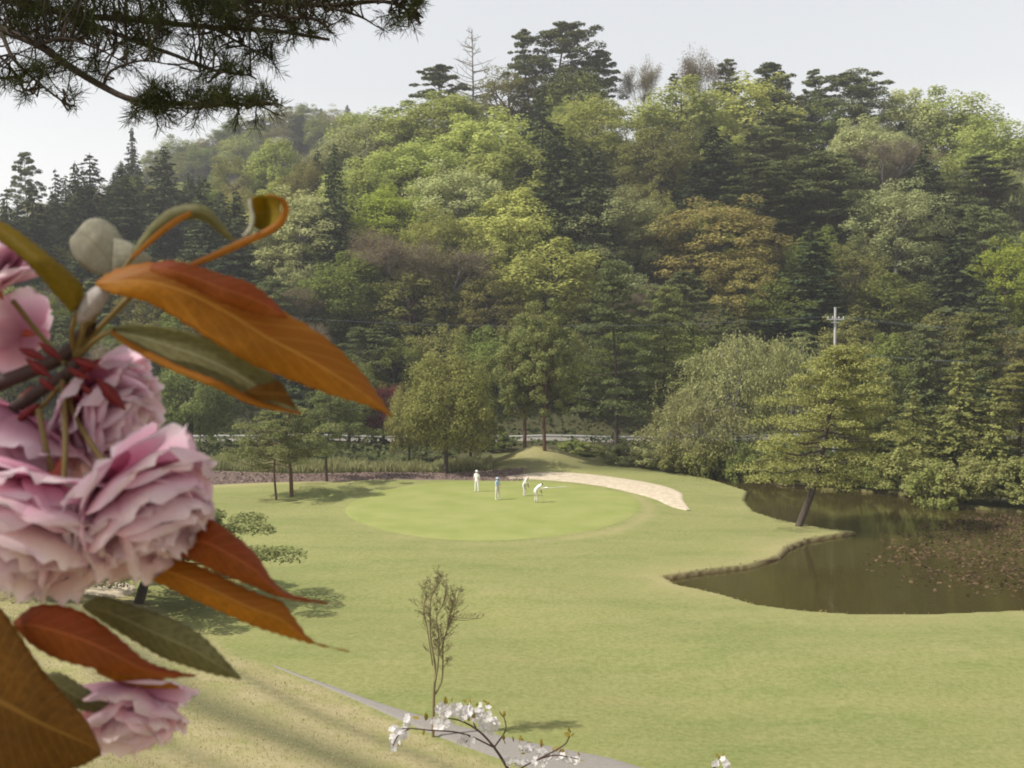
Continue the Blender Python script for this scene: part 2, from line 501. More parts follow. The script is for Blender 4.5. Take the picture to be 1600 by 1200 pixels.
principled(t, out, c, .9, .2, bump(t, noise(t, 40, 3, .6, pos), .4, .02))
M['asphalt'] = m
strip_sheet('path', [(-9.4, 42.75), (-7.5, 40.75), (-4.6, 38.2), (-1, 35.9), (2.6, 33.9), (8, 31.2), (30, 27)],
            [(-9.4, 42.7), (-7.6, 40.55), (-4.9, 37.8), (-1.4, 34.4), (2.0, 31.6), (8, 28.9), (30, 25)], M['asphalt'], lift=.05, n=140)
strip_sheet('road', [(-160, 136), (-60, 135.5), (0, 135), (60, 136), (160, 140)], [(-160, 141), (-60, 140.5), (0, 140), (60, 141), (160, 145)], M['asphalt'], lift=.08, n=120)

# ------------------------------------------------------------------ tree prototypes (meshes shared by the copies)
def join_mesh(name, vq, **kw):
    Vs, Qs, Ts, o = [], [], [], 0
    for it in vq:
        v, q = it[0], it[1]
        tt = it[2] if len(it) > 2 else np.full(len(v), .5)
        Vs.append(v); Qs.append(q + o); Ts.append(tt); o += len(v)
    return npmesh(name, np.vstack(Vs), np.vstack(Qs), tint=np.concatenate(Ts), **kw)

def rand_dirs(n, zlo=-1.0):
    z = rng.uniform(zlo, 1, n); a = rng.uniform(0, 2 * math.pi, n); r = np.sqrt(1 - z * z)
    return np.column_stack([r * np.cos(a), r * np.sin(a), z])

def broad_proto(H=15., Wd=11., zc=.53, rz=.50, nclump=75, per=150, leaf=(.24, .44), clump=(.9, 1.9), low=-.95, trunk_r=.22, limbs=9, lean=0, sparse=0.0):
    """rounded broadleaf tree: trunk with limbs, leaves gathered in clumps"""
    R = Wd / 2
    dirs = rand_dirs(nclump, low)
    rad = rng.uniform(.5, 1.0, nclump) ** .5
    # lumpy outline
    lob = 1 + .16 * np.sin(dirs[:, 0] * 3.1 + 1.3) * np.cos(dirs[:, 1] * 2.7) + .13 * rng.normal(size=nclump)
    C = dirs * (rad * lob)[:, None] * np.array([R * .86, R * .86, H * rz * .9]) + np.array([0, 0, H * zc])
    C[:, 0] += lean * (C[:, 2] / H)
    cr = rng.uniform(*clump, nclump) * (R / 5.5)
    n = nclump * per
    ci = np.repeat(np.arange(nclump), per)
    d = rand_dirs(n, -.8)
    rr = cr[ci] * (.35 + .65 * rng.random(n) ** .5)
    pts = C[ci] + d * rr[:, None] * np.array([1.0, 1.0, 1.0])
    kp = pts[:, 2] > .4; pts = pts[kp]; d = d[kp]
    nrm = rng.normal(size=(len(pts), 3)) * .55 + d * .9
    cen = np.array([0, 0, H * (zc - .12)])
    nrm += unit(pts - cen) * .55 + np.array([0, 0, .2])
    s = rng.uniform(*leaf, len(pts))
    crown = cards(pts, nrm, s, s * .72)
    top = np.array([lean * .6, 0, H * .66])
    segs = poly_segs([(0, 0, -.6), (lean * .1, .1, H * .2), (lean * .35, -.1, H * .45), top], trunk_r, trunk_r * .45)
    pick = rng.choice(nclump, limbs, replace=False)
    for i in pick:
        h0 = rng.uniform(.2, .5) * H
        p0 = np.array([lean * h0 / H * .8, 0, h0])
        mid = (p0 + C[i]) / 2 + np.array([0, 0, .5]) + rng.normal(size=3) * .3
        segs += poly_segs([p0, mid, C[i]], trunk_r * .45, trunk_r * .12)
    return join_mesh('broadleaf_crown', [crown]), join_mesh('broadleaf_trunk', [tubes(segs, 6)], smooth=True)

def branchy(segs, tips, p, d, L, r, depth, spread=.55, up=.15, nb=(3, 4), shrink=.62):
    d = d / np.linalg.norm(d)
    a = p; k = 3
    for i in range(k):
        d = d + rng.normal(size=3) * .10 + np.array([0, 0, up * .2]); d /= np.linalg.norm(d)
        b = a + d * L / k
        segs.append(np.concatenate([a, b, [r * (1 - .18 * i), r * (1 - .18 * (i + 1))]]))
        if depth > 0 and i > 0:
            for _ in range(rng.integers(*nb)):
                nd = d + rng.normal(size=3) * spread + np.array([0, 0, up])
                branchy(segs, tips, b, nd, L * shrink * rng.uniform(.7, 1.1), r * .5, depth - 1, spread, up, nb, shrink)
        a = b
    if depth == 0: tips.append(a)

def twig_proto(H=14., Wd=8., leaves=3, leaf=(.10, .2), depth=3, per=5):
    """nearly leafless tree: a net of branches with sparse buds"""
    segs, tips = [], []
    segs += poly_segs([(0, 0, -.5), (.1, 0, H * .2), (0, .15, H * .38)], .17, .12)
    for i in range(6):
        a = i * 1.05 + rng.uniform(-.3, .3)
        branchy(segs, tips, np.array([0, .1, H * rng.uniform(.25, .4)]), np.array([math.cos(a) * .6, math.sin(a) * .6, 1.0]), H * .30, .07, depth, .5, .2, (2, 4), .62)
    segs = np.array(segs)
    ends = segs[:, 3:6]
    f = Wd / (2 * np.percentile(np.hypot(ends[:, 0], ends[:, 1]), 97)); fz = H / np.percentile(ends[:, 2], 99.5)
    sc = np.array([f, f, fz])
    segs[:, :3] *= sc; segs[:, 3:6] *= sc
    fine = segs[segs[:, 6] < .03]
    segs[:, 6:] = np.maximum(segs[:, 6:], .014)
    pts = np.repeat(fine[:, 3:6], per, 0) + rng.normal(size=(len(fine) * per, 3)) * .32
    s = rng.uniform(*leaf, len(pts))
    crown = cards(pts, rng.normal(size=pts.shape) + np.array([0, 0, .4]), s, s * .45)
    return join_mesh('budding_crown', [crown]), join_mesh('branching_trunk', [tubes(segs, 3)])

def conifer_proto(H=20., Wd=7.5, per=2.3, whorl=.55, droop=.25, z0=.08, power=.8, leaf=.5, seed=0):
    """conical evergreen with drooping whorls of needle sprays"""
    zs = np.arange(z0 * H, H * .985, whorl)
    pts, nrm, al, sz = [], [], [], []
    segs = poly_segs([(0, 0, -.5), (0, 0, H * .5), (0, 0, H)], .28, .02)
    for z in zs:
        f = 1 - (z - z0 * H) / (H * (1 - z0))
        R = Wd / 2 * (f ** power) * rng.uniform(.82, 1.15) + .15
        if z < .2 * H: R *= .8
        nb = max(4, int(5 + 7 * f))
        for a in rng.uniform(0, 2 * math.pi, nb):
            r = R * rng.uniform(.65, 1.12)
            d = np.array([math.cos(a), math.sin(a), 0])
            m_ = max(3, int(per * 9 * r / 1.6))
            u = rng.random(m_) ** .6
            lat = np.array([-d[1], d[0], 0])
            p_ = d * (u * r)[:, None] + lat * (rng.normal(size=m_) * .20 * r * (1.15 - u))[:, None]
            p_[:, 2] += z - droop * r * u ** 1.3 + .16 * r * np.maximum(u - .75, 0) + rng.normal(size=m_) * .10
            pts.append(p_); al.append(np.repeat((d + np.array([0, 0, -droop]))[None], m_, 0) + rng.normal(size=(m_, 3)) * .35)
            nrm.append(np.repeat((np.array([0, 0, 1.]) + d * .55)[None], m_, 0) + rng.normal(size=(m_, 3)) * .45)
            sz.append(rng.uniform(.7, 1.25, m_) * leaf)
            if r > 1.6 and rng.random() < .35:
                segs += poly_segs([(0, 0, z), tuple(d * r * .8 + np.array([0, 0, z - droop * r * .6]))], .05, .015)
    pts = np.vstack(pts); sz = np.concatenate(sz)
    crown = cards(pts, np.vstack(nrm), sz, sz * .5, along=np.vstack(al))
    return join_mesh('conifer_crown', [crown]), join_mesh('conifer_trunk', [tubes(segs, 5)], smooth=True)

def pine_proto(H=17., Wd=9., z0=.35, npad=34, per=260, leaf=(.28, .5), flat=.36, padr=(1.0, 1.9), trunk_r=.2, lean=(0, 0), dome=.55, up=.25, curve=0.4, lexp=1.4):
    """pine: bare lower trunk, boughs carrying flattened pads of needles"""
    ph = np.linspace(0, 1, 7)
    axis_pts = [np.array([lean[0] * s ** lexp + curve * math.sin(s * 5 + 1) * s, lean[1] * s ** lexp + curve * .6 * math.sin(s * 4), H * s * .97]) for s in ph]
    axis_pts[0] = np.array([-lean[0] * .04, -lean[1] * .04, -.6])
    ap = np.array(axis_pts)
    def at(s): return np.array([np.interp(s, ph, ap[:, k]) for k in range(3)])
    segs = poly_segs(axis_pts, trunk_r, trunk_r * .22)
    pts, nrm = [], []
    for i in range(npad):
        s = z0 + (1 - z0) * (i + rng.random()) / npad
        f = (s - z0) / (1 - z0)
        R = Wd / 2 * (math.sqrt(max(0, 1 - f ** 2)) * (1 - dome) + (1 - f ** 1.4) * dome) * rng.uniform(.45, 1.08) + .25
        if f < .12: R *= .75
        a = i * 2.4 + rng.uniform(-.5, .5)
        p0 = at(min(1, s)); c = p0 + np.array([math.cos(a) * R, math.sin(a) * R, up * R * rng.uniform(-.3, 1.0)])
        mid = (p0 + c) / 2 + np.array([0, 0, -.08 * R])
        segs += poly_segs([p0, mid, c], max(.03, trunk_r * .32 * (1 - f * .6)), .018)
        pr = rng.uniform(*padr) * (1 - .35 * f) * (Wd / 9)
        # pad and a smaller one half-way in
        for cc_, k, m_ in ((c, 1.0, per), (p0 + (c - p0) * .5, .75, per // 2)):
            d = rand_dirs(m_, -.45)
            rr = pr * k * (.25 + .75 * rng.random(m_) ** .5)
            p_ = cc_ + d * rr[:, None] * np.array([1, 1, flat])
            pts.append(p_); nrm.append(d * .6 + rng.normal(size=(m_, 3)) * .6 + np.array([0, 0, .8]))
    pts = np.vstack(pts); nrm = np.vstack(nrm)
    s = rng.uniform(*leaf, len(pts))
    crown = cards(pts, nrm, s, s * .38, along=rng.normal(size=pts.shape) + np.array([0, 0, .5]))
    return join_mesh('pine_crown', [crown]), join_mesh('pine_trunk', [tubes(segs, 6)], smooth=True)

PROTO = {
    'broad': [(broad_proto(nclump=105, per=150), 15., 11.), (broad_proto(H=15, Wd=11, nclump=125, per=125, clump=(.8, 1.5)), 15., 11.), (broad_proto(H=15, Wd=10, zc=.52, rz=.5, nclump=85, per=180, clump=(1.1, 2.1)), 15., 10.),
              (broad_proto(H=15, Wd=11, nclump=160, per=105, clump=(.65, 1.3), leaf=(.18, .34)), 15., 11.)],
    'sparse': [(broad_proto(H=15, Wd=10, nclump=110, per=85, clump=(.7, 1.4), leaf=(.18, .34), limbs=30, low=-.85), 15., 10.), (broad_proto(H=15, Wd=10, zc=.54, nclump=130, per=80, clump=(.7, 1.3), leaf=(.18, .34), limbs=36, low=-.8), 15., 10.)],
    'twig': [(twig_proto(), 14., 8.), (twig_proto(H=14, Wd=9, per=7), 14., 9.)],
    'conifer': [(conifer_proto(), 20., 7.5), (conifer_proto(H=20, Wd=7, whorl=.66, droop=.35, power=.65), 20., 7.), (conifer_proto(H=20, Wd=8, whorl=.5, droop=.15, power=.9), 20., 8.)],
    'pine': [(pine_proto(npad=64, per=140, flat=.55, padr=(.6, 1.35), up=.5), 17., 9.), (pine_proto(H=17, Wd=9, npad=72, per=130, dome=.7, z0=.18, flat=.5, padr=(.6, 1.3), up=.45), 17., 9.), (pine_proto(H=17, Wd=10, npad=66, per=150, dome=.25, z0=.32, flat=.5, padr=(.7, 1.5), up=.55, curve=.9), 17., 10.)],
    'spiky': [(pine_proto(H=17, Wd=8, npad=80, per=90, dome=.85, z0=.12, flat=.4, padr=(.4, 1.0), up=.75), 17., 8.), (pine_proto(H=17, Wd=8, npad=70, per=100, dome=.6, z0=.15, flat=.45, padr=(.4, 1.1), up=.7, curve=.8), 17., 8.)],
}
# a dead conifer: bare bole with upswept naked branches
segs = poly_segs([(0, 0, -.5), (.1, 0, 8), (0, .1, 16)], .2, .03)
for i in range(46):
    z = rng.uniform(5.5, 15.6); L = (16.6 - z) * .36 + .3; a = rng.uniform(0, 6.28)
    tipp = np.array([math.cos(a) * L, math.sin(a) * L, z + L * .38])
    segs += poly_segs([(0, 0, z), tuple(tipp * np.array([.5, .5, 1]) + np.array([0, 0, -(L * .38) * .62])), tuple(tipp)], .055, .026)
    for k in range(3):
        q0 = np.array([0, 0, z]) + (tipp - np.array([0, 0, z])) * rng.uniform(.4, .9)
        segs += poly_segs([q0, q0 + rng.normal(size=3) * .3 + np.array([0, 0, .3])], .022, .012)
DEAD = join_mesh('dead_trunk', [tubes(segs, 4)])

SPEC = {   # species: prototype, leaf material, bark, height, name
    'yellowgreen': ('broad', 'yellowgreen', 'bark', 15, 'broadleaf_tree', 'fresh yellow-green broadleaf tree'),
    'lime': ('broad', 'lime', 'bark', 14, 'broadleaf_tree', 'bright lime-green broadleaf tree'),
    'pale': ('broad', 'pale', 'palebark', 15, 'broadleaf_tree', 'pale silvery-green broadleaf tree'),
    'green': ('broad', 'green', 'bark', 13, 'broadleaf_tree', 'mid-green broadleaf tree'),
    'olive': ('sparse', 'olive', 'bark', 14, 'broadleaf_tree', 'dull olive thinly leaved tree'),
    'orange': ('broad', 'orange', 'bark', 14, 'broadleaf_tree', 'orange-bronze spring-leaved tree'),
    'brown': ('twig', 'brown', 'palebark', 14, 'budding_tree', 'grey-brown nearly leafless tree'),
    'dark': ('conifer', 'dark', 'bark', 19, 'conifer_tree', 'dark conical evergreen'),
    'cedar': ('conifer', 'cedar', 'bark', 21, 'cedar_tree', 'dark pointed cedar'),
    'pine': ('pine', 'pine', 'redbark', 16, 'pine_tree', 'dark green layered pine'),
    'spiky': ('spiky', 'pine', 'redbark', 17, 'fir_tree', 'dark spiky layered fir'),
    'red': ('broad', 'red', 'bark', 7, 'maple_tree', 'dark red maple'),
}
def put_tree(spec, x, y, H, Wm, label, group=None, variant=None, z=None, mat=None, rz=None, name=None):
    kind, lm, bk, _, nm, _ = SPEC[spec]
    lst = PROTO[kind]
    (cm, tm), h0, w0 = lst[(variant if variant is not None else rng.integers(len(lst))) % len(lst)]
    z = gz(x, y) if z is None else z
    e = empty(name or nm, (x, y, z - .05), rng.uniform(0, 6.28) if rz is None else rz, (Wm / w0, Wm / w0, H / h0))
    for pn, me, mt in (('trunk', tm, bk), ('crown', cm, mat or lm)):
        if not me.materials: me.materials.append(M[mt])
        o = link(pn, me, None, e)
        o.material_slots[0].link = 'OBJECT'; o.material_slots[0].material = M[mt]
    tag(e, label, 'tree', group)
    return e

HER = []     # px, top py, width px, height px, y (for the filler test)
def march(px, py, H):
    a, c = ray(px, py)
    ysm = np.arange(146, 244, .5)
    gzs = ground(a * ysm, ysm, pond=False)
    hit = np.nonzero(CAMZ + c * ysm <= gzs + H)[0]
    if len(hit): y = ysm[hit[0]]; return y, H
    y = 240.0
    return y, CAMZ + c * y - float(ground(np.array([a * y]), np.array([y]), pond=False)[0])
def hero(px, py, w, h, spec, label, Hm=None, variant=None, yfix=None, group=None, mat=None):
    H = Hm or SPEC[spec][3]
    if yfix is None: y, H = march(px, py, H)
    else:
        y = yfix; a, c = ray(px, py); H = CAMZ + c * y - gz(a * y, y)
    a, c = ray(px, py)
    Wm = w * y / F * (1.25 if spec in ('spiky', 'pine') else 1.3)
    HER.append((px, py, w, h, y, spec))
    return put_tree(spec, a * y, y, H, Wm, label, group, 3 if spec in ('orange', 'lime') or (spec == 'pale' and w > 130) else variant, mat=mat)

R_ = [
 # the skyline
 (694, 98, 125, 70, 'spiky', 'dark spiky fir left of the bare dead tree on the skyline', None),
 (882, 36, 130, 100, 'pine', 'tallest umbrella pine on the hilltop skyline', None),
 (822, 40, 66, 90, 'spiky', 'slim dark fir joined to the left of the tallest hilltop pine', None),
 (935, 75, 80, 90, 'pine', 'ragged pine to the right of the tallest hilltop pine', None),
 (890, 100, 95, 60, 'yellowgreen', 'round light green tree right in front of the tallest hilltop pine', None),
 (795, 112, 120, 85, 'olive', 'olive-green rounded tree below the dead tree on the hilltop', None),
 (1002, 98, 60, 60, 'brown', 'wispy leafless tree in the skyline dip right of the tallest pine', None),
 (1052, 112, 44, 50, 'spiky', 'small dark fir tip left of the bare skyline trees', None),
 (1092, 84, 84, 60, 'brown', 'bare branching tree on the skyline, the wider of the two together', None),
 (1140, 88, 60, 60, 'spiky', 'thin dark fir between the bare trees and the flat-topped skyline pine', None),
 (1205, 97, 92, 70, 'pine', 'flat-topped dark pine on the skyline right of the bare trees', None),
 (1272, 103, 64, 80, 'spiky', 'upright dark fir left of the wide ragged skyline pines', None),
 (1335, 112, 150, 100, 'pine', 'wide ragged dark pine on the right part of the skyline', None),
 (1165, 124, 150, 110, 'yellowgreen', 'broad yellow-green tree under the flat-topped skyline pine', None),
 (1060, 138, 125, 110, 'yellowgreen', 'yellow-green tree below the bare skyline trees', None),
 (1420, 143, 95, 100, 'pale', 'pale green tree right of the ragged skyline pines', None),
 (1492, 150, 120, 110, 'yellowgreen', 'pale yellow-green tree where the skyline slopes down at right', None),
 (1560, 192, 110, 100, 'yellowgreen', 'yellow-green tree at the right end of the skyline', None),
 (1600, 205, 70, 90, 'pale', 'pale tree cut by the right picture edge on the skyline', None),
 # dark notch below the tallest pine
 (848, 128, 66, 130, 'dark', 'narrow dark spire in front of the round hilltop tree', 24),
 (872, 190, 120, 150, 'dark', 'dark conifer in the notch between bright crowns under the tallest pine', 26),
 (918, 220, 110, 140, 'dark', 'dark conifer at the right of the notch under the tallest pine', 24),
 (932, 152, 130, 95, 'yellowgreen', 'yellow-green crown right of the dark hilltop notch', None),
 # light crowns of the left shoulder
 (600, 168, 130, 100, 'yellowgreen', 'light green crown on the left shoulder of the hill, top left', None),
 (560, 196, 110, 90, 'pale', 'pale green crown at the far left end of the bright shoulder', None),
 (690, 152, 150, 105, 'yellowgreen', 'light green crown just below the spiky skyline fir', None),
 (770, 180, 150, 120, 'yellowgreen', 'bright crown left of the dark hilltop notch', None),
 (650, 222, 160, 120, 'yellowgreen', 'wide light crown in the second row of the bright shoulder', None),
 (560, 258, 110, 100, 'yellowgreen', 'light crown right beside the lone dark conifer of the shoulder', None),
 (795, 225, 140, 120, 'yellowgreen', 'yellow-green crown bulging beside the dark notch', None),
 (715, 265, 150, 120, 'pale', 'pale crown at the centre of the bright shoulder', None),
 (615, 292, 130, 110, 'lime', 'lime-green crown low on the bright shoulder', None),
 (690, 335, 120, 90, 'yellowgreen', 'yellow-green crown at the lower edge of the bright shoulder', None),
 (522, 222, 70, 130, 'dark', 'lone dark conifer standing before the bright left shoulder', 24),
 (563, 240, 50, 90, 'dark', 'smaller dark conifer behind the lone one on the shoulder', 14),
 # left valley
 (432, 222, 80, 75, 'yellowgreen', 'yellow-green round tree in the gap left of the lone dark conifer', None),
 (372, 246, 90, 80, 'olive', 'olive tree left of the round tree in the gap', None),
 (470, 300, 150, 180, 'pale', 'large pale silvery tree behind the curled cherry leaf', None),
 (480, 252, 70, 80, 'olive', 'olive tree above the large pale silvery tree', None),
 (40, 236, 46, 70, 'pine', 'thin ragged pine standing alone at the left end of the skyline', None),
 (86, 262, 40, 100, 'cedar', 'narrow cedar tip next to the ragged pine on the left', None),
 (140, 238, 90, 200, 'cedar', 'broad twin-topped dark cedar left of the tall thin spire', None),
 (117, 250, 60, 160, 'cedar', 'dark cedar half hidden left of the broad twin-topped cedar', None),
 (206, 194, 40, 90, 'cedar', 'tall thin cedar spire sharp against the sky at left', None),
 (255, 226, 96, 240, 'cedar', 'massive dark cedar in front of the hazy far ridge', None),
 (192, 252, 80, 200, 'cedar', 'dark cedar between the thin spire and the massive cedar', None),
 (318, 272, 86, 180, 'cedar', 'dark cedar right of the massive cedar', None),
 (368, 292, 80, 170, 'cedar', 'dark cedar left of the large pale silvery tree', None),
 (50, 285, 80, 200, 'cedar', 'dark cedar below the ragged left pine', None),
 (10, 292, 60, 200, 'cedar', 'dark cedar cut by the left picture edge', None),
 # middle of the slope
 (805, 302, 130, 160, 'yellowgreen', 'tall yellow-green tree in the middle of the slope', None),
 (770, 355, 100, 110, 'yellowgreen', 'yellow-green crown at the left foot of the tall middle tree', 12),
 (955, 300, 150, 160, 'pale', 'pale yellow-green tree left of the orange-bronze tree', None),
 (860, 385, 140, 140, 'yellowgreen', 'yellow-green tree just above the pair on the mound', 12),
 (1110, 318, 190, 150, 'orange', 'big orange-bronze tree in the middle of the wood', None),
 (1160, 395, 110, 110, 'orange', 'smaller orange-bronze tree at the foot of the big one', 11),
 (620, 362, 140, 150, 'brown', 'grey-brown budding tree below the lime crown', None),
 (700, 380, 130, 150, 'brown', 'grey-brown budding tree nearer the middle slope', None),
 (545, 400, 120, 140, 'green', 'green tree right of the large pale silvery tree', 12),
 (640, 430, 130, 120, 'olive', 'olive tree above the round tree by the green', 10),
 (760, 440, 110, 120, 'olive', 'olive tree between the round tree and the mound pair, further back', 10),
 # dark right half
 (1030, 205, 140, 140, 'olive', 'dull olive tree right below the yellow-green skyline trees', None),
 (1115, 195, 140, 160, 'dark', 'dark fir mass above the orange-bronze tree', None),
 (1215, 175, 130, 130, 'pine', 'dark pine below the flat-topped skyline pine', None),
 (1190, 252, 150, 110, 'pine', 'dark pine with level boughs above right of the orange tree', None),
 (1285, 240, 150, 160, 'pine', 'large dark pine with level boughs in the right half', None),
 (1270, 160, 100, 110, 'green', 'green tree just below the upright skyline fir', None),
 (1345, 190, 90, 90, 'pale', 'pale tree below the ragged skyline pines', None),
 (1385, 215, 110, 130, 'brown', 'grey-brown leafless tree high on the right slope', None),
 (1445, 222, 90, 150, 'dark', 'dark conifer right of the grey-brown high tree', None),
 (1530, 240, 130, 150, 'pine', 'green pine on the right slope below the skyline end', None),
 (1402, 286, 135, 180, 'pale', 'large pale green tree alone among dark trees at right', 16),
 (1500, 360, 130, 180, 'dark', 'dark conifer right of the large pale right tree', None),
 (1572, 378, 100, 110, 'lime', 'bright lime tree at the right picture edge', None),
 (1596, 268, 60, 90, 'pale', 'pale tree at the right edge above the lime one', None),
 (1270, 345, 140, 150, 'dark', 'dark fir left of the large pale right tree', None),
 (1335, 385, 100, 130, 'olive', 'brownish olive tree below the large pale right tree', 12),
 (1390, 440, 110, 130, 'green', 'dark green tree behind the utility pole', 10),
 (1230, 430, 120, 130, 'green', 'dark green tree left of the utility pole', 10),
]
for px, py, w, h, sp_, lab, hm in R_:
    hero(px, py, w, h, sp_, lab, hm)
# the dead tree
a, c = ray(738, 42); y = 240.0; x = a * y; g0 = gz(x, y)
e = empty('dead_tree', (x, y, g0), .4, (1.9, 1.9, (CAMZ + c * y - g0) / 16.2))
link('trunk', DEAD, M['palebark'], e)
tag(e, 'bare dead tree with upswept branches on the hilltop', 'tree')

# trees filling the slope between them: the kind follows the nearest tree already placed
hp = np.array([(q[0], q[1] + q[3] * .4) for q in HER])
sky_px = [-200, 0, 60, 120, 200, 260, 330, 400, 500, 600, 680, 800, 900, 1000, 1150, 1300, 1400, 1500, 1600, 1800]
sky_py = [330, 300, 290, 270, 260, 260, 285, 265, 220, 185, 165, 150, 150, 150, 140, 150, 165, 175, 215, 260]
ZONE = [(0, 420, 'on the slope above the cherry blossom'), (420, 760, 'on the left of the hillside'), (760, 1010, 'in the middle of the hillside'), (1010, 1300, 'on the right of the hillside'), (1300, 1700, 'on the far right of the hillside')]
placed = []
nfill = 0
for yy in np.arange(146, 236, 5.6):
    for xx in np.arange(-.54 * yy, .54 * yy, 6.4):
        x = xx + rng.uniform(-2.2, 2.2); y = yy + rng.uniform(-2, 2)
        H = rng.uniform(8, 12.5)
        g0 = gz(x, y)
        px, py = proj(x, y, g0 + H)
        if px < -60 or px > 1660: continue
        if py < np.interp(px, sky_px, sky_py) + 12: continue
        bad = False
        for (hx, hy, w, h, hyd, _) in HER:
            if y < hyd + 2 and abs(px - hx) < w * .5 + 8 and hy - 5 < py < hy + h * .60: bad = True; break
            if math.hypot(x - ray(hx, hy)[0] * hyd, y - hyd) < 2.2: bad = True; break
        if bad: continue
        k = int(np.argmin(np.hypot((hp[:, 0] - px), (hp[:, 1] - py))))
        s_ = HER[k][5]
        u = rng.random()
        if py > 430: s_ = ['green', 'dark', 'olive', 'dark', 'pine', 'brown'][rng.integers(6)]
        elif u < .22: s_ = ['olive', 'green', 'dark'][rng.integers(3)]
        if s_ in ('lime', 'orange', 'cedar') and u > .6: s_ = 'green' if s_ != 'cedar' else 'dark'
        if s_ in ('dark', 'cedar', 'pine', 'spiky'): H *= 1.2
        zn = [z_[2] for z_ in ZONE if z_[0] <= px < z_[1]]
        zn = zn[0] if zn else ('at the left edge of the hillside' if px < 0 else 'at the right edge of the hillside')
        row = 'low' if py > 470 else ('half-way up' if py > 300 else 'high up')
        lab = 'lesser ' + SPEC[s_][5] + ' ' + row + ' ' + zn
        put_tree(s_, x, y, H, rng.uniform(8.5, 11.5) * (.75 if s_ in ('dark', 'cedar', 'spiky') else 1), lab, 'lesser ' + SPEC[s_][5] + 's ' + row + ' ' + zn)
        nfill += 1
# the hazy ridge far behind on the left
nfar = 0
for (yy, n_) in ((352, 18), (372, 20), (395, 20), (418, 20), (440, 20)):
    for i in range(n_):
        px = 190 + (i + rng.uniform(.1, .9)) * 400 / n_
        y = yy + rng.uniform(-6, 6); x = (px - 800) / F * y
        g0 = gz(x, y)
        s_ = ['green', 'olive', 'dark', 'yellowgreen', 'pine', 'olive', 'green', 'dark'][rng.integers(8)]
        put_tree(s_, x, y, rng.uniform(11, 16), rng.uniform(13, 18) * (.7 if s_ == 'dark' else 1), SPEC[s_][5] + ' on the hazy far ridge behind the cedars', SPEC[s_][5] + 's on the hazy far ridge')
        nfar += 1
print('fill', nfill, 'far', nfar)

# undergrowth between the trunks: one uncountable thicket
npt = 78000
uy = rng.uniform(111, 244, npt); ux = (rng.random(npt) - .5) * 1.12 * uy
uz = ground(ux, uy, pond=False)
hgt_ = 1.3 + 1.1 * np.sin(ux * .7 + 2 * np.sin(uy * .31)) * np.sin(uy * .83 + np.sin(ux * .4)) + .7 * np.sin(ux * 1.9 + uy * 1.3)
hgt_ = np.maximum(hgt_, .25) * np.where(uy < 143, .45, 1.0)
ok = ~((uy > 133.5) & (uy < 141.5))
ok &= ~((uy < 131) & (ux > -6) & (ux < 12)) & ~((uy < 124) & (ux > 11) & (uy < far_line(ux) + 3))
pts = np.column_stack([ux, uy, uz + hgt_ * rng.uniform(.35, 1.0, npt)])[ok]
tn_ = (.5 + .5 * np.sin(pts[:, 0] * .33 + 2 * np.sin(pts[:, 1] * .21))) * .6 + .4 * rng.random(len(pts))
sz = rng.uniform(.35, .75, len(pts))
ug = cards(pts, rng.normal(size=pts.shape) * .7 + np.array([0, -.3, .9]), sz, sz * .7, tint=tn_)
M['under'] = leafmat('undergrowth_leaves', (.045, .060, .024), (.130, .140, .055), trans=.3, var=.0)
tag(link('undergrowth', join_mesh('undergrowth', [ug]), M['under']), 'dark green undergrowth covering the wooded slope between the trees', 'undergrowth', kind='stuff')

# ------------------------------------------------------------------ trees round the green and the pond
FINE = {
    'round': broad_proto(H=11, Wd=11, zc=.52, rz=.45, nclump=150, per=190, leaf=(.13, .26), clump=(.6, 1.35), low=-.8, trunk_r=.26, limbs=16),
    'pair': broad_proto(H=16, Wd=9, zc=.60, rz=.42, nclump=150, per=150, leaf=(.14, .28), clump=(.5, 1.1), low=-.85, trunk_r=.24, limbs=26),
    'lowpine': pine_proto(H=5.2, Wd=7, z0=.42, npad=26, per=330, leaf=(.10, .2), flat=.42, padr=(.75, 1.35), trunk_r=.13, dome=.25, up=.12),
    'lowpine2': pine_proto(H=5.2, Wd=7, z0=.40, npad=30, per=280, leaf=(.10, .2), flat=.45, padr=(.7, 1.2), trunk_r=.12, dome=.3, up=.1),
    'lean': pine_proto(H=13, Wd=11.5, z0=.22, npad=76, per=300, leaf=(.14, .28), flat=.38, padr=(.8, 1.6), trunk_r=.28, lean=(3.6, 0), dome=.35, up=.10, curve=.5, lexp=.8),
    'bank': pine_proto(H=14, Wd=9, z0=.14, npad=60, per=260, leaf=(.16, .32), flat=.34, padr=(.8, 1.6), trunk_r=.2, dome=.75, up=.15),
    'bank2': conifer_proto(H=14, Wd=8, per=3.2, whorl=.5, droop=.22, z0=.05, power=.75, leaf=.36),
    'shrub': broad_proto(H=3.0, Wd=4.2, zc=.48, rz=.55, nclump=60, per=130, leaf=(.10, .22), clump=(.7, 1.4), low=-.9, trunk_r=.05, limbs=14),
    'shrub2': broad_proto(H=3.0, Wd=4.2, zc=.46, rz=.55, nclump=80, per=90, leaf=(.10, .2), clump=(.5, 1.1), low=-.9, trunk_r=.05, limbs=20),
}
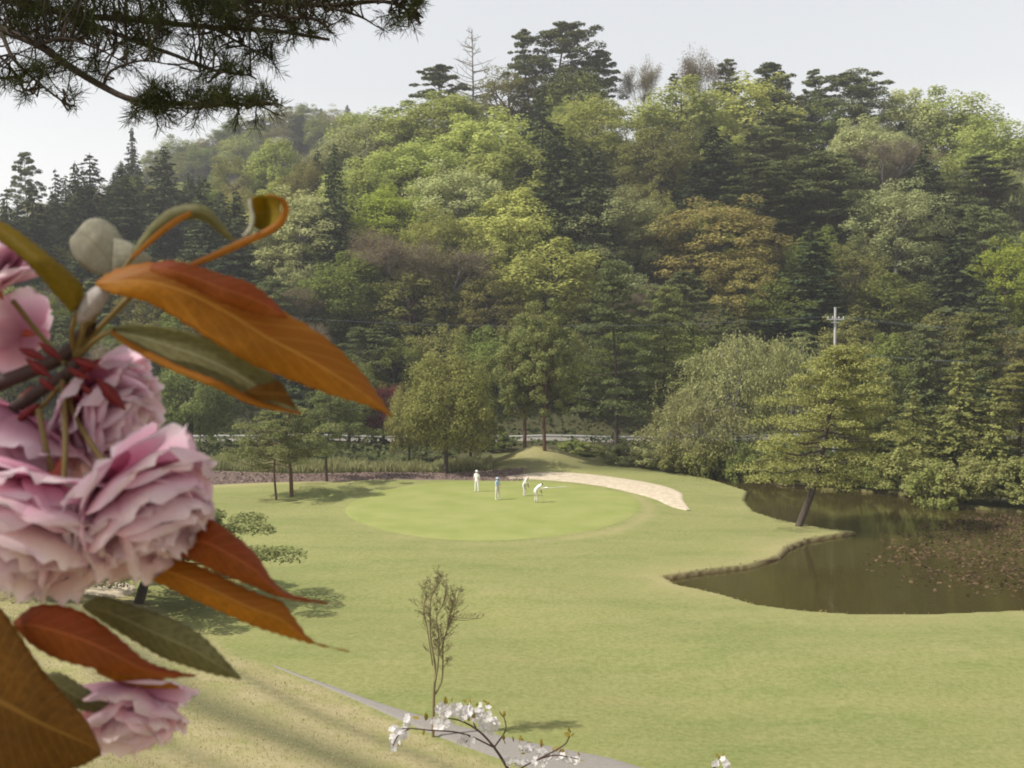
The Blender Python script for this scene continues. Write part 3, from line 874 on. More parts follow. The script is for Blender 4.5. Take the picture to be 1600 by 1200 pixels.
def weep_proto(H=10, Wd=10, n=260, per=55):
    """arching tree with drooping dry sprays"""
    pts, al, segs = [], [], []
    segs += poly_segs([(0, 0, -.5), (.3, .1, H * .3), (.1, 0, H * .6)], .2, .09)
    nb_ = 20
    for k in range(nb_):
        a0 = k * 2.4; R0 = Wd / 2 * math.sqrt((k + .5) / nb_); h0 = H * (1.0 - .50 * (R0 / (Wd / 2)) ** 2) * rng.uniform(.78, 1.0)
        cen = np.array([math.cos(a0) * R0 * .8, math.sin(a0) * R0 * .8, h0])
        segs += poly_segs(smooth_line([(0.1, 0, H * rng.uniform(.25, .5)), tuple(cen * np.array([.55, .55, .95])), tuple(cen)], 6), .07, .025)
        for _ in range(n // nb_):
            o_ = rng.normal(size=3) * np.array([.75, .75, .35])
            top = cen + o_; out_ = unit((top * np.array([1, 1, 0]) + rng.normal(size=3) * .6)[None])[0] * rng.uniform(.4, 1.3)
            end = top + np.array([out_[0], out_[1], -rng.uniform(.7, 2.6)])
            u = rng.random(per)
            c_ = top + (end - top) * (u ** 1.2)[:, None]; c_[:, 2] += .45 * np.sin(u * math.pi)
            pts.append(c_ + rng.normal(size=(per, 3)) * np.array([.2, .2, .14])); al.append(np.repeat((end - top)[None], per, 0) + rng.normal(size=(per, 3)) * .6)
    pts = np.vstack(pts); s = rng.uniform(.14, .30, len(pts))
    cr = cards(pts, rng.normal(size=pts.shape) + np.array([0, -.2, .6]), s, s * .4, along=np.vstack(al))
    return join_mesh('weeping_crown', [cr]), join_mesh('weeping_trunk', [tubes(segs, 5)], smooth=True)
FINE['weep'] = weep_proto()
FDIM = {'round': (11, 11), 'pair': (16, 9), 'lowpine': (5.2, 7), 'lowpine2': (5.2, 7), 'lean': (13, 11.5), 'bank': (14, 9), 'bank2': (14, 8), 'shrub': (3, 4.2), 'shrub2': (3, 4.2), 'weep': (10, 10)}
def near_tree(kind, px, base_py, top_py, wpx, leaf, bark, name, label, cat='tree', group=None, y=None, rz=0.0, z=None):
    """base pixel on the ground gives the distance, top pixel the height"""
    if y is None:
        x, y = G(px, base_py, 0.0)
        for _ in range(4):
            x, y = G(px, base_py, gz(x, y))
    else:
        x = ray(px, base_py)[0] * y
    g0 = gz(x, y) if z is None else z
    H = CAMZ + ray(px, top_py)[1] * y - g0
    Wm = wpx * y / F
    h0, w0 = FDIM[kind]
    e = empty(name, (x, y, g0 - .03), rz, (Wm / w0, Wm / w0, H / h0))
    cm, tm = FINE[kind]
    for pn, me, mt in (('trunk' if cat == 'tree' else 'stems', tm, bark), ('crown' if cat == 'tree' else 'foliage', cm, leaf)):
        if not me.materials: me.materials.append(M[mt])
        o = link(pn, me, None, e)
        o.material_slots[0].link = 'OBJECT'; o.material_slots[0].material = M[mt]
    tag(e, label, cat, group)
    return e
M['roundleaf'] = leafmat('round_tree_leaves', (.150, .160, .046), (.285, .265, .088), var=.0)
M['pairleaf'] = leafmat('mound_tree_leaves', (0.119, 0.151, 0.048), (0.224, 0.238, 0.081), var=.08)
M['lowpineleaf'] = leafmat('low_pine_needles', (0.117, 0.140, 0.052), (0.240, 0.240, 0.091), trans=.25, var=.1)
M['reed'] = leafmat('reed_blades', (.20, .21, .085), (.40, .38, .19), var=0)
M['bankshrub'] = leafmat('bank_shrub_leaves', (0.155, 0.176, 0.057), (0.284, 0.284, 0.101), var=.2)
M['brightshrub'] = leafmat('bright_bank_leaves', (.150, .175, .050), (.255, .270, .085), var=.1)

near_tree('round', 697, 737, 540, 172, 'roundleaf', 'bark', 'broadleaf_tree', 'round full-crowned tree behind the left half of the putting green', y=104)
near_tree('pair', 820, 722, 500, 132, 'pairleaf', 'redbark', 'broadleaf_tree', 'left tree of the bare-trunked pair on the grassy mound')
near_tree('pair', 851, 727, 478, 132, 'pairleaf', 'redbark', 'broadleaf_tree', 'right tree of the bare-trunked pair on the grassy mound', rz=2.1)
near_tree('bank', 962, 722, 400, 175, 'pine', 'bark', 'pine_tree', 'broad dark pine standing by the road right of the mound', y=128)
near_tree('bank', 1040, 725, 440, 130, 'pairleaf', 'bark', 'pine_tree', 'green pine between the dark roadside pine and the weeping trees', y=131, rz=1)
near_tree('lowpine', 456, 776, 632, 185, 'lowpineleaf', 'redbark', 'pine_tree', 'low pine with a thicker trunk, left of the putting green', rz=.8)
near_tree('lowpine2', 433, 781, 655, 120, 'lowpineleaf', 'redbark', 'pine_tree', 'slender low pine, leftmost by the putting green', rz=2.)
near_tree('lowpine2', 511, 752, 615, 165, 'pine', 'bark', 'pine_tree', 'dark low pine on the soil strip behind the two by the green', rz=3.3)
near_tree('lean', 1246, 822, 534, 255, 'pinelight', 'bark', 'pine_tree', 'leaning pine on the grassy point reaching into the pond')
near_tree('weep', 1140, 740, 500, 190, 'willow', 'palebark', 'weeping_tree', 'taller dry-looking weeping tree behind the pond arm', y=110)
near_tree('weep', 1090, 742, 590, 170, 'willow', 'palebark', 'weeping_tree', 'lower weeping tree over the narrow arm of the pond', y=106, rz=1.3)
near_tree('weep', 1240, 760, 505, 170, 'willow', 'palebark', 'weeping_tree', 'weeping tree half hidden behind the leaning pine', y=108, rz=2.3)
near_tree('bank2', 1440, 778, 520, 130, 'pine', 'bark', 'conifer_tree', 'dark conifer on the far pond bank right of the utility pole', y=104)
near_tree('bank', 1520, 780, 482, 160, 'pine', 'bark', 'pine_tree', 'tallest green pine on the far pond bank at right', y=104, rz=.7)
near_tree('bank', 1592, 790, 560, 185, 'pinelight', 'bark', 'pine_tree', 'light green pine at the right edge of the far pond bank', y=97, rz=2.7)
near_tree('bank2', 1495, 785, 555, 150, 'pinelight', 'bark', 'conifer_tree', 'light green conifer in front of the tallest pond-bank pine', y=98, rz=1.9)
near_tree('bank2', 1385, 770, 560, 110, 'pine', 'bark', 'conifer_tree', 'dark green conifer just right of the leaning pine', y=110, rz=.9)
near_tree('bank2', 1548, 788, 600, 120, 'pinelight', 'bark', 'conifer_tree', 'lower light conifer between the tallest pine and the right edge', y=96, rz=2.4)
near_tree('bank2', 1425, 780, 610, 120, 'pinelight', 'bark', 'conifer_tree', 'light green conifer in front of the dark one on the far bank', y=98, rz=3.4)
near_tree('round', 1320, 760, 600, 130, 'bankshrub', 'bark', 'broadleaf_tree', 'rounded light tree behind the leaning pine by the pond', y=110)
near_tree('round', 640, 722, 600, 90, 'roundleaf', 'bark', 'broadleaf_tree', 'smaller round tree at the left of the full-crowned one', y=114, rz=2)
near_tree('round', 735, 722, 600, 110, 'pairleaf', 'bark', 'broadleaf_tree', 'darker round tree right behind the full-crowned one', y=112, rz=4)
near_tree('round', 600, 700, 600, 110, 'red', 'bark', 'maple_tree', 'dark red maple left of the round full-crowned tree', y=128, rz=1)
near_tree('round', 300, 720, 560, 150, 'pairleaf', 'bark', 'broadleaf_tree', 'dark green tree behind the cherry blossom left of the low pines', y=122, rz=1)
near_tree('round', 545, 705, 560, 120, 'pairleaf', 'bark', 'broadleaf_tree', 'green tree behind the tip of the big orange cherry leaf', y=127, rz=5)
# shrubs
sh = [(1062, 742, 690, 60, 'bankshrub', 106), (1110, 745, 684, 70, 'brightshrub', 105), (1158, 752, 690, 62, 'brightshrub', 103), (1205, 760, 690, 70, 'bankshrub', 101), (1255, 765, 700, 70, 'bankshrub', 101), (1310, 770, 695, 80, 'bankshrub', 99),
      (1362, 772, 690, 80, 'brightshrub', 98), (1412, 780, 680, 90, 'bankshrub', 96), (1462, 788, 700, 80, 'brightshrub', 94), (1510, 794, 690, 90, 'bankshrub', 92), (1560, 797, 700, 90, 'bankshrub', 91), (1605, 800, 690, 90, 'bankshrub', 90),
      (980, 735, 690, 70, 'willow', 112), (1025, 738, 695, 60, 'willow', 110), (925, 728, 695, 70, 'bankshrub', 120), (900, 722, 688, 50, 'brightshrub', 122), (770, 722, 668, 60, 'pairleaf', 124)]
where = ['under the lower weeping tree at the pond arm', 'glossy and bright over the pond arm', 'bright, hanging over the water where the pond arm widens', 'left of the leaning pine across the water', 'directly behind the leaning trunk across the water',
         'just right of the leaning trunk across the water', 'bright, right of the leaning pine across the water', 'under the dark conifer on the far pond bank', 'bright, in front of the light conifer on the far bank', 'below the tallest pond-bank pine',
         'second from the right picture edge on the far bank', 'cut by the right picture edge on the far bank', 'dry-looking, behind the end of the bunker', 'dry-looking, at the left end of the pond arm', 'right of the grassy mound by the road', 'bright and small at the right foot of the mound', 'left of the grassy mound by the road']
for i, ((px, bpy_, tpy, w, lm, yd), wh) in enumerate(zip(sh, where)):
    if 3 <= i <= 11:                       # these root at the water's edge
        for _ in range(3): yd = float(far_line(ray(px, bpy_)[0] * yd)) + 1.7
    near_tree('shrub' if i % 2 else 'shrub2', px, bpy_, tpy + (26 if 3 <= i <= 11 else 0), w * 1.3, lm, 'bark', 'shrub', 'shrub ' + wh, 'shrub', 'shrubs along the far pond bank and road', y=yd, rz=i * 1.7)

# reeds and tall grass behind the soil strip: nobody could count the blades
nb = 26000
bx = rng.uniform(-46, -2, nb); by = 106.3 + 4.5 * rng.random(nb)
b2x = rng.uniform(6, 60, nb // 2); 
cl = .55 + .45 * np.sin(bx * 1.7 + np.sin(by)) * np.sin(bx * .6)
hb = (.5 + .8 * rng.random(nb)) * (.5 + .55 * cl)
bz = ground(bx, by)
d0 = np.column_stack([rng.normal(size=nb) * .18, rng.normal(size=nb) * .18, np.ones(nb)])
pts = np.column_stack([bx, by, bz + hb * .5])
rc = cards(pts, np.column_stack([rng.normal(size=nb), -np.abs(rng.normal(size=nb)) - .3, rng.normal(size=nb) * .2]), hb, .085, along=d0)
tag(link('reeds', join_mesh('reeds', [rc]), M['reed']), 'light green tall grass along the back of the soil strip', 'tall grass', kind='stuff')
# clods and stubble on the soil strip
nb = 9000
bx = rng.uniform(-46, 1, nb); by = rng.uniform(98.6, 106, nb)
pts = np.column_stack([bx, by, ground(bx, by) + .05])
rc = cards(pts, rng.normal(size=pts.shape) * .5 + np.array([0, -.4, 1]), rng.uniform(.12, .36, nb), rng.uniform(.08, .2, nb))
M['clod'] = leafmat('soil_clods', (.105, .070, .062), (.22, .155, .135), trans=0, var=0)
tag(link('soil_clods', join_mesh('soil_clods', [rc]), M['clod']), 'mauve-brown clods of the bare soil strip left of the green', 'soil', kind='stuff')

# bank grass of the near slope, and tufts along the water's edge
nb = 60000
bx = rng.uniform(-30, 6, nb); by = rng.uniform(17, 62, nb)
yfb = np.interp(bx, FOOT_X, FOOT_Y); Tb = (yfb - by) * np.interp(bx, [-11, -.8, 5], [.70, .74, .95])
k = (Tb > .15) & (Tb < 16); bx, by, Tb = bx[k], by[k], Tb[k]
hb = rng.uniform(.03, .085, len(bx))
pts = np.column_stack([bx, by, ground(bx, by) + hb * .4])
rc = cards(pts, np.column_stack([rng.normal(size=len(bx)), -np.abs(rng.normal(size=len(bx))) - .4, np.abs(rng.normal(size=len(bx))) * .8]), hb, .03, along=np.column_stack([rng.normal(size=len(bx)) * .5, rng.normal(size=len(bx)) * .5, np.ones(len(bx))]))
M['strawgrass'] = leafmat('dry_bank_grass', (.33, .30, .14), (.44, .38, .20), trans=.5, var=0)
tag(link('dry_grass', join_mesh('dry_grass', [rc]), M['strawgrass']), 'short straw-coloured grass on the near bank', 'grass', kind='stuff')
nb = 16000
bx = rng.uniform(8, 50, nb); by = rng.uniform(46, 100, nb)
dd = poly_sdf(bx, by, POND)
k = (dd > -.2) & (dd < .25) & ((bx < 14) | (by < far_line(bx) - 2)); bx, by = bx[k], by[k]
hb = rng.uniform(.06, .2, len(bx))
pts = np.column_stack([bx, by, ground(bx, by) + hb * .3])
rc = cards(pts, np.column_stack([rng.normal(size=len(bx)), -np.abs(rng.normal(size=len(bx))) - .4, rng.normal(size=len(bx)) * .5]), hb, .06, along=np.column_stack([rng.normal(size=len(bx)) * .6, rng.normal(size=len(bx)) * .6, np.ones(len(bx))]))
M['edgegrass'] = leafmat('rank_waterside_grass', (.15, .12, .055), (.30, .255, .11), var=0)
tag(link('waterside_grass', join_mesh('waterside_grass', [rc]), M['edgegrass']), 'rank brownish grass along the edge of the pond', 'grass', kind='stuff')
# withered lily leaves floating on the right part of the pond
nb = 20000
lx = rng.uniform(20, 60, nb); ly = rng.uniform(54, 86, nb)
ppx, ppy = np.array([proj(a_, b_, WATER) for a_, b_ in zip(lx, ly)]).T
low_lim = np.interp(ppx, [1240, 1330, 1430, 1500, 1600, 1800], [893, 880, 905, 915, 925, 930]); up_lim = np.interp(ppx, [1240, 1330, 1420, 1520, 1600, 1800], [886, 868, 830, 805, 806, 806])
patch = np.sin(lx * .9 + np.sin(ly * 1.1)) * np.sin(ly * .8 + 1.3 * np.sin(lx * .5)) + .35 * np.sin(lx * 2.3) * np.sin(ly * 2.9)
k = (ppy < low_lim + 9 * rng.normal(size=nb)) & (ppy > up_lim + 6 * rng.normal(size=nb)) & (ppx > 1245) & (poly_sdf(lx, ly, POND) < -.3) & (patch + .55 * rng.normal(size=nb) + 1.5 * sstep(1350, 1480, ppx) > .6)
lx, ly = lx[k], ly[k]
pts = np.column_stack([lx, ly, np.full(len(lx), WATER + .02) + rng.random(len(lx)) * .05])
s = .07 + .26 * rng.random(len(lx)) ** 2
rc = cards(pts, rng.normal(size=pts.shape) * .28 + np.array([0, -.1, 1]), s, s * .8)
M['lily'] = leafmat('withered_lily_leaves', (.075, .045, .034), (.125, .090, .045), trans=.1, var=0)
tag(link('lily_leaves', join_mesh('lily_leaves', [rc]), M['lily']), 'reddish-brown withered lily leaves floating on the pond', 'lily leaves', kind='stuff')

# ------------------------------------------------------------------ roadside guard rail
def box(bm, c, s):
    r = bmesh.ops.create_cube(bm, size=1.0)
    for v in r['verts']: v.co = Vector((c[0] + v.co.x * s[0], c[1] + v.co.y * s[1], c[2] + v.co.z * s[2]))
def boxobj(name, boxes, mat, parent=None, bevel=0):
    bm = bmesh.new()
    for c, s in boxes: box(bm, c, s)
    if bevel: bmesh.ops.bevel(bm, geom=bm.edges[:], offset=bevel, segments=2, affect='EDGES')
    me = bpy.data.meshes.new(name); bm.to_mesh(me); bm.free()
    return link(name, me, mat, parent)
M['railpaint'] = plainmat('weathered_white_rail_paint', (.46, .45, .43), .6, .3, .15, 1.5)
M['concrete'] = plainmat('pale_concrete', (.42, .41, .40), .85, .2, .15, 2.)
rail = empty('guard_rail', (0, 134.6, gz(0, 134.6)))
tag(rail, 'long pale guard rail along the road at the foot of the hill', 'guard rail')
rz0 = gz(0, 134.6)
prof = [(-.02, .48), (-.07, .54), (-.02, .62), (-.07, .70), (-.02, .78), (.02, .78), (.02, .48)]
xsr = np.arange(-72, 40.1, 4.0)
Vv, Qq = [], []
for i, x in enumerate(xsr):
    zz = gz(x, 134.6) - rz0
    for (dy, dz) in prof: Vv.append((x, dy, zz + dz))
n_ = len(prof)
for i in range(len(xsr) - 1):
    for j in range(n_): Qq.append((i * n_ + j, i * n_ + (j + 1) % n_, (i + 1) * n_ + (j + 1) % n_, (i + 1) * n_ + j))
link('rail_beam', npmesh('rail_beam', Vv, Qq), M['railpaint'], rail)
pm = boxobj('post', [((0, 0, .2), (.11, .11, 1.2))], M['railpaint'], rail, .01)
for i, x in enumerate(xsr):
    o = pm if i == 0 else pm.copy()
    if i: COL.objects.link(o)
    o.parent = rail
    o.location = (x, .09, gz(x, 134.6) - rz0 + .02)

# ------------------------------------------------------------------ utility pole and wires
px_, yp = 1305, 122.0
xp = ray(px_, 500)[0] * yp
zp = gz(xp, yp); topz = CAMZ + ray(px_, 480)[1] * yp
pole = empty('utility_pole', (xp, yp, zp)); tag(pole, 'pale concrete utility pole with a crossarm, rising behind the pond trees', 'utility pole')
hp_ = topz - zp
v, q = tubes(np.array(poly_segs([(0, 0, -.3), (0, 0, hp_ * .5), (0, 0, hp_)], .21, .13)), 12)
link('shaft', npmesh('pole_shaft', v, q, smooth=True), M['concrete'], pole)
v, q = tubes(np.array(poly_segs([(0, 0, hp_ - .04), (0, 0, hp_)], .15, .15)), 10)
link('cap', npmesh('pole_cap', v, q), M['concrete'], pole)
za = hp_ - 1.35
boxobj('crossarm', [((0, -.2, za), (1.9, .1, .12)), ((0, -.2, za - .35), (1.0, .06, .06))], M['railpaint'], pole, .01)
insm = None
for dx in (-.85, -.35, .35, .85):
    if insm is None:
        v, q = tubes(np.array(poly_segs([(0, 0, 0), (0, 0, .1)], .05, .07) + poly_segs([(0, 0, .1), (0, 0, .2)], .09, .06) + poly_segs([(0, 0, .2), (0, 0, .27)], .07, .03)), 8)
        insm = npmesh('insulator', v, q)
    o = link('insulator', insm, M['railpaint'], pole); o.location = (dx, -.2, za + .06)
M['wire'] = plainmat('grey_cable', (.16, .20, .23), .5, .3, .1)
def wire(label, a, b, sag, r=.011):
    a = np.array(a); b = np.array(b)
    pts = [a + (b - a) * s - np.array([0, 0, sag * 4 * s * (1 - s)]) for s in np.linspace(0, 1, 15)]
    v, q = tubes(np.array(poly_segs(pts, r, r)), 5)
    tag(link('overhead_wire', npmesh('overhead_wire', v, q), M['wire']), label, 'wire', 'overhead wires')
for dx, nm in ((-.85, 'nearest'), (.85, 'farthest')):
    wire('thin overhead wire from the %s crossarm end of the pole to the right' % ('left' if dx < 0 else 'right'), (xp + dx, yp - .2, zp + za + .33), (xp + 42, yp + 5 + dx, zp + za - 1.2), .9)
wire('thin overhead wire running left from the crossarm of the pole', (xp - .85, yp - .2, zp + za + .33), (xp - 60, yp + 6, zp + za + .2), 1.0)
wire('thicker bluish cable hung lower on the pole to the right', (xp + .1, yp - .15, zp + hp_ - 5.0), (xp + 42, yp + 5, zp + hp_ - 6.0), .8, .024)

# ------------------------------------------------------------------ the small bare tree by the path
bt = empty('bare_sapling', (*G(676, 1150), 0)); bt.location.z = gz(bt.location.x, bt.location.y)
bx0, by0 = bt.location.x, bt.location.y
def lp(px, py, dy=0.0):
    p_ = P(px, py, by0 + dy); return (p_[0] - bx0, p_[1] - by0, p_[2] - bt.location.z)
tag(bt, 'small leafless tree with upright stems beside the path', 'tree')
segs = []
main = [[(676, 1150), (677, 1120), (678, 1080), (679, 1065)], [(679, 1075), (680, 1040), (673, 1000), (672, 960), (675, 930), (690, 905)], [(679, 1070), (684, 1040), (686, 1000), (682, 965), (692, 945), (697, 915)],
        [(680, 1085), (690, 1065), (692, 1040), (692, 1010), (698, 985), (708, 962), (716, 930)], [(684, 1030), (694, 1000), (704, 960), (712, 935)], [(676, 1040), (668, 985), (662, 950), (668, 925)]]
rad = [(.058, .045), (.036, .012), (.036, .012), (.034, .012), (.022, .010), (.022, .010)]
twg = []
for k, (pl, (r0, r1)) in enumerate(zip(main, rad)):
    pts = [lp(a_, b_, .25 * math.sin(k * 2.1) * i / len(pl)) for i, (a_, b_) in enumerate(pl)]
    if k == 0: pts[0] = (0, 0, -.15)
    segs += poly_segs(smooth_line(pts, 14), r0, r1)
    if k:
        for s_ in smooth_line(pts, 26)[7:]:
            for _ in range(2 if k < 4 else 1):
                twg.append((s_, np.array([rng.normal() * .6, rng.normal() * .6, .7])))
for p_, d in twg:
    tips = []
    branchy(segs, tips, p_, d, rng.uniform(.2, .45), .008, 1, .5, .2, (1, 3), .6)
for s0 in ((702, 962), (706, 968)):
    st_ = np.array(lp(*s0)); en = np.array(lp(752 + rng.uniform(-4, 6), 966))
    segs += poly_segs([st_, (st_ + en) / 2 - np.array([0, 0, .05]), en], .012, .006)
    for u in np.linspace(.3, 1, 6):
        branchy(segs, [], st_ + (en - st_) * u, np.array([.5, rng.normal() * .4, .5]), .2, .006, 0)
segs = np.array(segs); segs[:, 6:] = np.maximum(segs[:, 6:], .0055)
M['saplingbark'] = plainmat('olive_sapling_bark', (.21, .17, .09), .85, .2, .25, 20)
link('trunk', npmesh('sapling_stems', *tubes(segs, 5)), M['saplingbark'], bt)
ends = segs[segs[:, 6] < .008][:, 3:6]
ends = np.repeat(ends, 2, 0) + rng.normal(size=(len(ends) * 2, 3)) * .03
link('crown', join_mesh('sapling_buds', [cards(ends, rng.normal(size=ends.shape), .05, .025)]), M['brown'], bt)

# the spreading young pine half hidden by the blossom
yb = G(205, 945)[1]
FINE['spread'] = pine_proto(H=4.6, Wd=7.5, z0=.35, npad=60, per=420, leaf=(.09, .2), flat=.6, padr=(.6, 1.05), trunk_r=.17, dome=.1, up=.1, lean=(1.2, 0))
FDIM['spread'] = (4.6, 7.5)
near_tree('spread', 213, 945, 792, 400, 'lowpineleaf', 'bark', 'pine_tree', 'spreading young pine half hidden behind the pink blossom', y=yb)

# ------------------------------------------------------------------ golfers
M['skin'] = plainmat('skin', (.42, .25, .17), .6, .3, .05)
M['hair'] = plainmat('dark_hair', (.03, .025, .02), .7, .3, .1)
M['whitecloth'] = plainmat('white_cotton', (.78, .77, .75), .9, .1, .04)
M['creamcloth'] = plainmat('cream_trousers', (.58, .56, .47), .9, .1, .05)
M['bluecloth'] = plainmat('pale_blue_shirt', (.40, .52, .60), .9, .1, .05)
M['greycloth'] = plainmat('dark_grey_cloth', (.10, .115, .11), .9, .1, .1)
M['shoe'] = plainmat('pale_shoe', (.55, .52, .44), .7, .3, .05)
M['pinkhat'] = plainmat('pale_pink_hat', (.70, .50, .50), .9, .1, .05)
M['steel'] = plainmat('brushed_steel', (.45, .45, .46), .35, .5, .05)
def person(label, loc, rz, pose, mats, hat=None):
    """one skinned figure from a joint graph; faces take the cloth of the nearest bone"""
    J, B = dict(pose), []
    def b(a_, c_, tag_): B.append((a_, c_, tag_))
    b('pelvis', 'waist', 'shirt'); b('waist', 'chest', 'shirt'); b('chest', 'neck', 'shirt'); b('neck', 'head', 'skin'); b('head', 'crown', 'hair'); b('head', 'nose', 'skin')
    for s in 'lr':
        b('chest', 'sh' + s, 'shirt'); b('sh' + s, 'el' + s, 'shirt'); b('el' + s, 'wr' + s, 'skin'); b('wr' + s, 'pm' + s, 'skin')
        w_, p_ = np.array(J['wr' + s]), np.array(J['pm' + s]); d = unit(p_ - w_); side = unit(np.cross(d, [0.3, 1, .2]))
        for k, (o_, L) in enumerate(((-.03, .07), (-.012, .085), (.006, .08), (.024, .065))):
            J['f%d%s' % (k, s)] = tuple(p_ + side * o_ + d * L * .8 + np.array([0, .02, 0])); b('pm' + s, 'f%d%s' % (k, s), 'skin')
        J['th' + s] = tuple(w_ + d * .04 - side * .055); b('wr' + s, 'th' + s, 'skin')
        b('pelvis', 'hp' + s, 'trousers'); b('hp' + s, 'kn' + s, 'trousers'); b('kn' + s, 'an' + s, 'trousers'); b('an' + s, 'toe' + s, 'shoe')
    rad = {'pelvis': .145, 'waist': .14, 'chest': .155, 'neck': .06, 'head': .095, 'crown': .07, 'nose': .02}
    for s in 'lr': rad.update({'sh' + s: .07, 'el' + s: .046, 'wr' + s: .030, 'pm' + s: .034, 'hp' + s: .10, 'kn' + s: .068, 'an' + s: .052, 'toe' + s: .042, 'th' + s: .010, **{'f%d%s' % (k, s): .009 for k in range(4)}})
    names = list(J); ix = {n: i for i, n in enumerate(names)}
    me = bpy.data.meshes.new('person_joints')
    me.from_pydata([J[n] for n in names], [(ix[a_], ix[c_]) for a_, c_, _ in B], [])
    o = bpy.data.objects.new('person_joints', me); COL.objects.link(o)
    md = o.modifiers.new('skin', 'SKIN'); md.use_smooth_shade = True
    for n in names:
        sv = me.skin_vertices[0].data[ix[n]]; r = rad[n]; sv.radius = (r, r * (.72 if n in ('pelvis', 'waist', 'chest') else 1)); sv.use_root = (n == 'pelvis')
    o.modifiers.new('sub', 'SUBSURF').levels = 1
    dg = bpy.context.evaluated_depsgraph_get()
    body = bpy.data.meshes.new_from_object(o.evaluated_get(dg))
    bpy.data.objects.remove(o); bpy.data.meshes.remove(me)
    order = list(mats)
    for k in order: body.materials.append(M[mats[k]])
    A = np.array([J[a_] for a_, c_, _ in B]); C_ = np.array([J[c_] for a_, c_, _ in B]); rr_ = np.array([.5 * (rad[a_] + rad[c_]) for a_, c_, _ in B])
    for p_ in body.polygons:
        c = np.array(p_.center); e_ = C_ - A
        t_ = np.clip(np.sum((c - A) * e_, 1) / np.maximum(np.sum(e_ * e_, 1), 1e-9), 0, 1)
        k = int(np.argmin(np.linalg.norm(c - A - e_ * t_[:, None], axis=1) - rr_))
        tg = B[k][2]
        if tg == 'shirt' and c[2] < J['pelvis'][2] + .06 and k == 0: tg = 'trousers'
        p_.material_index = order.index(tg); p_.use_smooth = True
    zmin = min(v.co.z for v in body.vertices)
    e = link('person', body); e.location = (loc[0], loc[1], gz(*loc) + .05 - zmin); e.rotation_euler = (0, 0, rz)
    tag(e, label, 'person', 'golfers on the putting green')
    if hat:
        hd = np.array(J['head']); up = unit(np.array(J['crown']) - hd)
        bm = bmesh.new()
        bmesh.ops.create_uvsphere(bm, u_segments=14, v_segments=8, radius=.118)
        bmesh.ops.delete(bm, geom=[v for v in bm.verts if v.co.z < -.01], context='VERTS')
        r = bmesh.ops.create_circle(bm, cap_ends=True, segments=14, radius=.165)
        for v in r['verts']: v.co.z = -.005
        hm = bpy.data.meshes.new('hat'); bm.to_mesh(hm); bm.free()
        h = link('hat', hm, M[hat], e); h.location = tuple(hd + up * .045); h.rotation_euler = Vector(up).to_track_quat('Z', 'Y').to_euler()
    return e
def stand(arm='down', spread=.10):
    J = {'pelvis': (0, 0, .95), 'waist': (0, 0, 1.12), 'chest': (0, .0, 1.36), 'neck': (0, .01, 1.52), 'head': (0, .02, 1.64), 'crown': (0, .015, 1.73), 'nose': (0, .125, 1.63)}
    for s, k in (('l', -1), ('r', 1)):
        J.update({'sh' + s: (.18 * k, 0, 1.43), 'hp' + s: (.095 * k, 0, .9), 'kn' + s: ((.09 + spread * .3) * k, .02, .5), 'an' + s: ((.08 + spread * .6) * k, 0, .09), 'toe' + s: ((.09 + spread * .8) * k, .17, .045)})
        if arm == 'down': J.update({'el' + s: (.23 * k, -.02, 1.15), 'wr' + s: (.235 * k, .06, .92), 'pm' + s: (.23 * k, .08, .85)})
        else: J.update({'el' + s: (.20 * k, .10, 1.16), 'wr' + s: (.06 * k, .26, 1.05), 'pm' + s: (.02 * k, .30, 1.0)})
    return J
def bent(lean=.42, reach=.38):
    J = {'pelvis': (0, -.12, .90), 'waist': (0, -.04, 1.05), 'chest': (0, lean * .42, 1.24), 'neck': (0, lean * .72, 1.36), 'head': (0, lean * .95, 1.42), 'crown': (0, lean * 1.1, 1.49), 'nose': (0, lean * .95 + .10, 1.36)}
    for s, k in (('l', -1), ('r', 1)):
        J.update({'sh' + s: (.17 * k, lean * .55, 1.29), 'el' + s: (.20 * k, lean * .6 + .06, 1.02), 'wr' + s: (.055 * k, reach, .82), 'pm' + s: (.025 * k, reach + .03, .75),
                  'hp' + s: (.10 * k, -.11, .86), 'kn' + s: (.15 * k, .02, .48), 'an' + s: (.17 * k, -.06, .09), 'toe' + s: (.19 * k, .12, .045)})
    return J
W_ = {'shirt': 'whitecloth', 'trousers': 'creamcloth', 'skin': 'skin', 'hair': 'hair', 'shoe': 'shoe'}
gp = [G(745, 769, .2), G(777, 782, .2), G(820, 776, .2), G(838, 787, .2)]
person('person in white shirt and pale trousers standing upright, leftmost on the green', gp[0], 2.9, stand(), dict(W_, trousers='whitecloth'), 'whitecloth')
person('person in pale blue top and dark waist layer standing second from left', gp[1], -2.4, stand('front', .16), dict(W_, shirt='bluecloth', trousers='creamcloth'), 'bluecloth')
person('person in white shirt and pale pink hat behind the putting golfer', gp[2], -2.0, bent(.22, .30), dict(W_, trousers='creamcloth'), 'pinkhat')
pt_rz = -1.15
person('person in white shirt bending over to putt, rightmost on the green', gp[3], pt_rz, bent(.50, .42), dict(W_), None)
